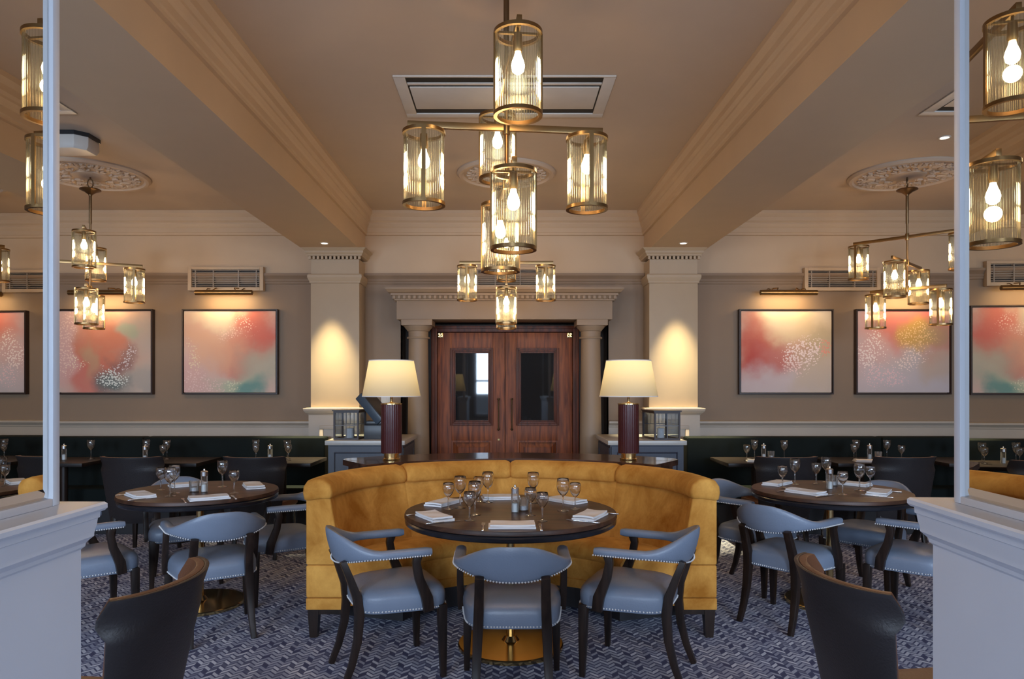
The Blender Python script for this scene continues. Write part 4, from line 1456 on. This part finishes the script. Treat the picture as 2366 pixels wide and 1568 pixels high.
def make_napkin(label, v=0):
    rnd = random.Random(v)
    r = thing('napkin', label, 'napkin', group='folded white napkins')
    for lay in range(2):
        nx, ny = 10, 6
        w, d = (.118, .062) if lay == 0 else (.112, .058)
        sh = .0 if lay == 0 else rnd.uniform(-.004, .004)
        top = []
        for j in range(ny + 1):
            row = []
            for i in range(nx + 1):
                x = -w + 2 * w * i / nx
                y = -d + 2 * d * j / ny
                lift = .004 * math.sin(x * 38 + lay + v) * math.cos(y * 30) + (.008 if lay else 0) * max(0, abs(x) / w - .6) * (1 if v % 2 else .3)
                row.append((x + sh, y + sh, .0105 + .0105 * lay + lift))
            top.append(row)
        mbq = MB()
        flat = [p for row in top for p in row]
        bot = [(x, y, z - .0095 if lay else .001) for x, y, z in flat]
        n = len(flat)
        fs = []
        for j in range(ny):
            for i in range(nx):
                a = j * (nx + 1) + i
                fs.append((a, a + 1, a + nx + 2, a + nx + 1))
                fs.append((n + a, n + a + nx + 1, n + a + nx + 2, n + a + 1))
        rim = [i for i in range(nx + 1)] + [j * (nx + 1) + nx for j in range(1, ny + 1)] + [ny * (nx + 1) + i for i in range(nx - 1, -1, -1)] + [j * (nx + 1) for j in range(ny - 1, 0, -1)]
        for a, c in zip(rim, rim[1:] + rim[:1]):
            fs.append((a, n + a, n + c, c))
        mbq.add(flat + bot, fs)
        mbq.build('lower_fold' if lay == 0 else 'upper_fold', 'linen', r, smooth=True, angle=50)
    return r


def make_fork(label):
    r = thing('fork', label, 'fork', group='steel forks')
    MB().tube([(0, -.095, .003), (0, -.05, .003), (0, .02, .004), (0, .05, .004)], [(.011, .003), (.009, .003), (.006, .003), (.016, .002)], rect=True).build('handle', 'chrome', r, bevel=.001)
    for x in (-.0075, -.0025, .0025, .0075):
        MB().tube([(x, .048, .004), (x, .09, .007)], [(.0028, .002), (.002, .002)], rect=True).build('tine', 'chrome', r)
    return r


def make_knife(label):
    r = thing('table_knife', label, 'knife', group='steel table knives')
    MB().tube([(0, -.105, .004), (0, -.05, .004), (0, 0, .004)], [(.012, .006), (.011, .006), (.009, .005)], rect=True).build('handle', 'chrome', r, bevel=.001)
    MB().tube([(0, 0, .004), (.001, .05, .004), (.003, .10, .003)], [(.014, .002), (.018, .002), (.004, .001)], rect=True).build('blade', 'chrome', r)
    return r


protos = {}
made = {'big': lambda l: make_glass(l, True), 'small': lambda l: make_glass(l, False), 'mill': make_mill, 'tumbler': make_tumbler, 'fork': make_fork, 'knife': make_knife}
TZ = .7708


def put(kind, x, y, z, rz, label):
    if kind not in protos:
        o = made[kind](label)
        o.location = (x, y, z)
        o.rotation_euler = (0, 0, rz)
        protos[kind] = o
    else:
        dup(protos[kind], (x, y, z), rz, label)


def putpx(kind, px_, py_, label, rz=0.0):
    x, y = at(px_, py_, TZ)
    put(kind, x, y, TZ, rz, label)


G = 'wine glass on the booth table, '
for kind, px_, py_, lab in (
        ('small', 1036, 1176, 'small ' + G + 'leftmost, before the tilted left napkin'), ('big', 1063, 1173, 'tall ' + G + 'just right of the leftmost small one'),
        ('big', 1097, 1189, 'tall ' + G + 'in the middle of the left cluster'), ('small', 1085, 1202, 'small ' + G + 'frontmost of the left cluster'),
        ('big', 1127, 1160, 'tall ' + G + 'next to the left end of the rear napkin'), ('small', 1106, 1158, 'small ' + G + 'farthest back in the left cluster'),
        ('big', 1232, 1161, 'tall ' + G + 'behind the salt mill group'), ('small', 1226, 1190, 'small ' + G + 'right beside the tumbler'),
        ('small', 1253, 1204, 'small ' + G + 'frontmost, right of the front napkin'), ('big', 1301, 1180, 'tall ' + G + 'before the right rear napkin'),
        ('small', 1329, 1176, 'small ' + G + 'rightmost of all')):
    putpx(kind, px_, py_, lab)
putpx('mill', 1190, 1183, 'clear salt mill with steel cap at the middle of the booth table')
putpx('tumbler', 1209, 1180, 'small glass tumbler beside the salt mill on the booth table')
G = 'wine glass on the left round table, '
for kind, px_, py_, lab in (
        ('small', 372, 1131, 'small ' + G + 'leftmost'), ('big', 403, 1139, 'tall ' + G + 'right one of the left pair'), ('big', 393, 1146, 'tall ' + G + 'left one of the left pair'),
        ('big', 514, 1124, 'tall ' + G + 'behind the right hand small one'), ('small', 541, 1139, 'small ' + G + 'rightmost')):
    putpx(kind, px_, py_, lab)
putpx('mill', 472, 1136, 'clear salt mill with steel cap on the left round table')
putpx('tumbler', 449, 1136, 'small glass tumbler on the left round table')
G = 'wine glass on the right round table, '
for kind, px_, py_, lab in (
        ('small', 1808, 1126, 'small ' + G + 'leftmost, on the left napkin'), ('big', 1837, 1118, 'tall ' + G + 'second from the left'), ('small', 1886, 1117, 'small ' + G + 'third from the left, standing alone'),
        ('big', 1909, 1113, 'tall ' + G + 'farthest back at the middle'), ('small', 1947, 1142, 'small ' + G + 'nearest the front edge'), ('big', 1986, 1133, 'tall ' + G + 'left one of the right pair'),
        ('small', 2011, 1127, 'small ' + G + 'right one of the right pair')):
    putpx(kind, px_, py_, lab)
putpx('mill', 1917, 1129, 'clear salt mill with steel cap on the right round table')
putpx('tumbler', 1925, 1122, 'small glass tumbler behind the mill on the right round table')
# napkins, turned to their place at the table
for i, (px_, py_, t, lab) in enumerate((
        (1183, 1210, 'mid', 'white napkin at the front place of the booth table'), (1004, 1190, 'mid', 'white napkin at the left front place of the booth table'), (1025, 1158, 'mid', 'white napkin at the left rear place of the booth table'),
        (1157, 1146, 'mid', 'white napkin at the rear place of the booth table'), (1309, 1153, 'mid', 'white napkin at the right rear place of the booth table'), (1364, 1188, 'mid', 'white napkin at the right front place of the booth table'),
        (324, 1141, 'left', 'white napkin at the left place of the left round table'), (434, 1117, 'left', 'white napkin at the rear place of the left round table'), (483, 1147, 'left', 'white napkin at the front place of the left round table'), (586, 1120, 'left', 'white napkin at the right place of the left round table'),
        (1796, 1114, 'right', 'white napkin at the left place of the right round table'), (1862, 1134, 'right', 'white napkin at the front place of the right round table'), (1969, 1115, 'right', 'white napkin at the rear place of the right round table'), (2031, 1135, 'right', 'white napkin at the right place of the right round table'))):
    x, y = at(px_, py_, TZ + .015)
    tx, ty = TABLES[t]
    a = facing(tx - x, ty - y)
    o = make_napkin(lab, i)
    o.location = (x, y, TZ)
    o.rotation_euler = (0, 0, a)
    if i in (0, 1, 5, 6, 8, 11, 13):
        place = lab.split(' at the ')[1]
        for kind, sx in (('fork', -.145), ('knife', .142)):
            put(kind, x + sx * math.cos(a) + .01 * math.sin(a), y + sx * math.sin(a) - .01 * math.cos(a), TZ, a + (PI if kind == 'knife' and i == 99 else 0), f'steel {kind} beside the napkin at the {place}')
# the wall bench tables
where = {0: 'the left bench table nearest the pillar', 1: 'the middle left bench table', 2: 'the left bench table by the mirror', 3: 'the right bench table nearest the pillar', 4: 'the middle right bench table', 5: 'the right bench table by the mirror'}
sets = {0: (('big', -.30, .12), ('small', -.25, -.02), ('mill', -.12, .0), ('big', .02, .08), ('small', .07, -.05)),
        1: (('big', -.33, .14), ('small', -.27, .02), ('mill', -.22, -.1), ('big', -.10, .08), ('small', -.05, -.1)),
        2: (('big', -.2, .1), ('mill', 0, 0), ('big', .2, .1)),
        3: (('small', -.10, -.06), ('big', .03, .1), ('mill', .10, .05), ('tumbler', .19, .1), ('big', .30, .05)),
        4: (('small', -.06, .0), ('big', .01, .1), ('mill', .10, .02), ('tumbler', .2, .05), ('big', .31, .1), ('small', .33, -.12)),
        5: (('big', -.02, .05), ('small', .1, .0), ('mill', .2, .1), ('big', .3, .05))}
names = {'big': 'tall wine glass', 'small': 'small wine glass', 'mill': 'clear salt mill', 'tumbler': 'small glass tumbler'}
for k, items in sets.items():
    seen = {}
    for kind, dx, dy in items:
        seen[kind] = seen.get(kind, 0) + 1
        tot = sum(1 for q in items if q[0] == kind)
        lab = names[kind] + ' on ' + where[k]
        if tot == 2:
            lab += ', ' + ('left one of two' if seen[kind] == 1 else 'right one of two')
        put(kind, SQ[k][0] + dx, SQ[k][1] + dy, TZ, 0, lab)
    if k >= 3:
        o = make_napkin('white napkin on ' + where[k], 20 + k)
        o.location = (SQ[k][0] + (-.02 if k < 5 else .1), SQ[k][1] - .18, TZ)
        o.rotation_euler = (0, 0, rad(-12))
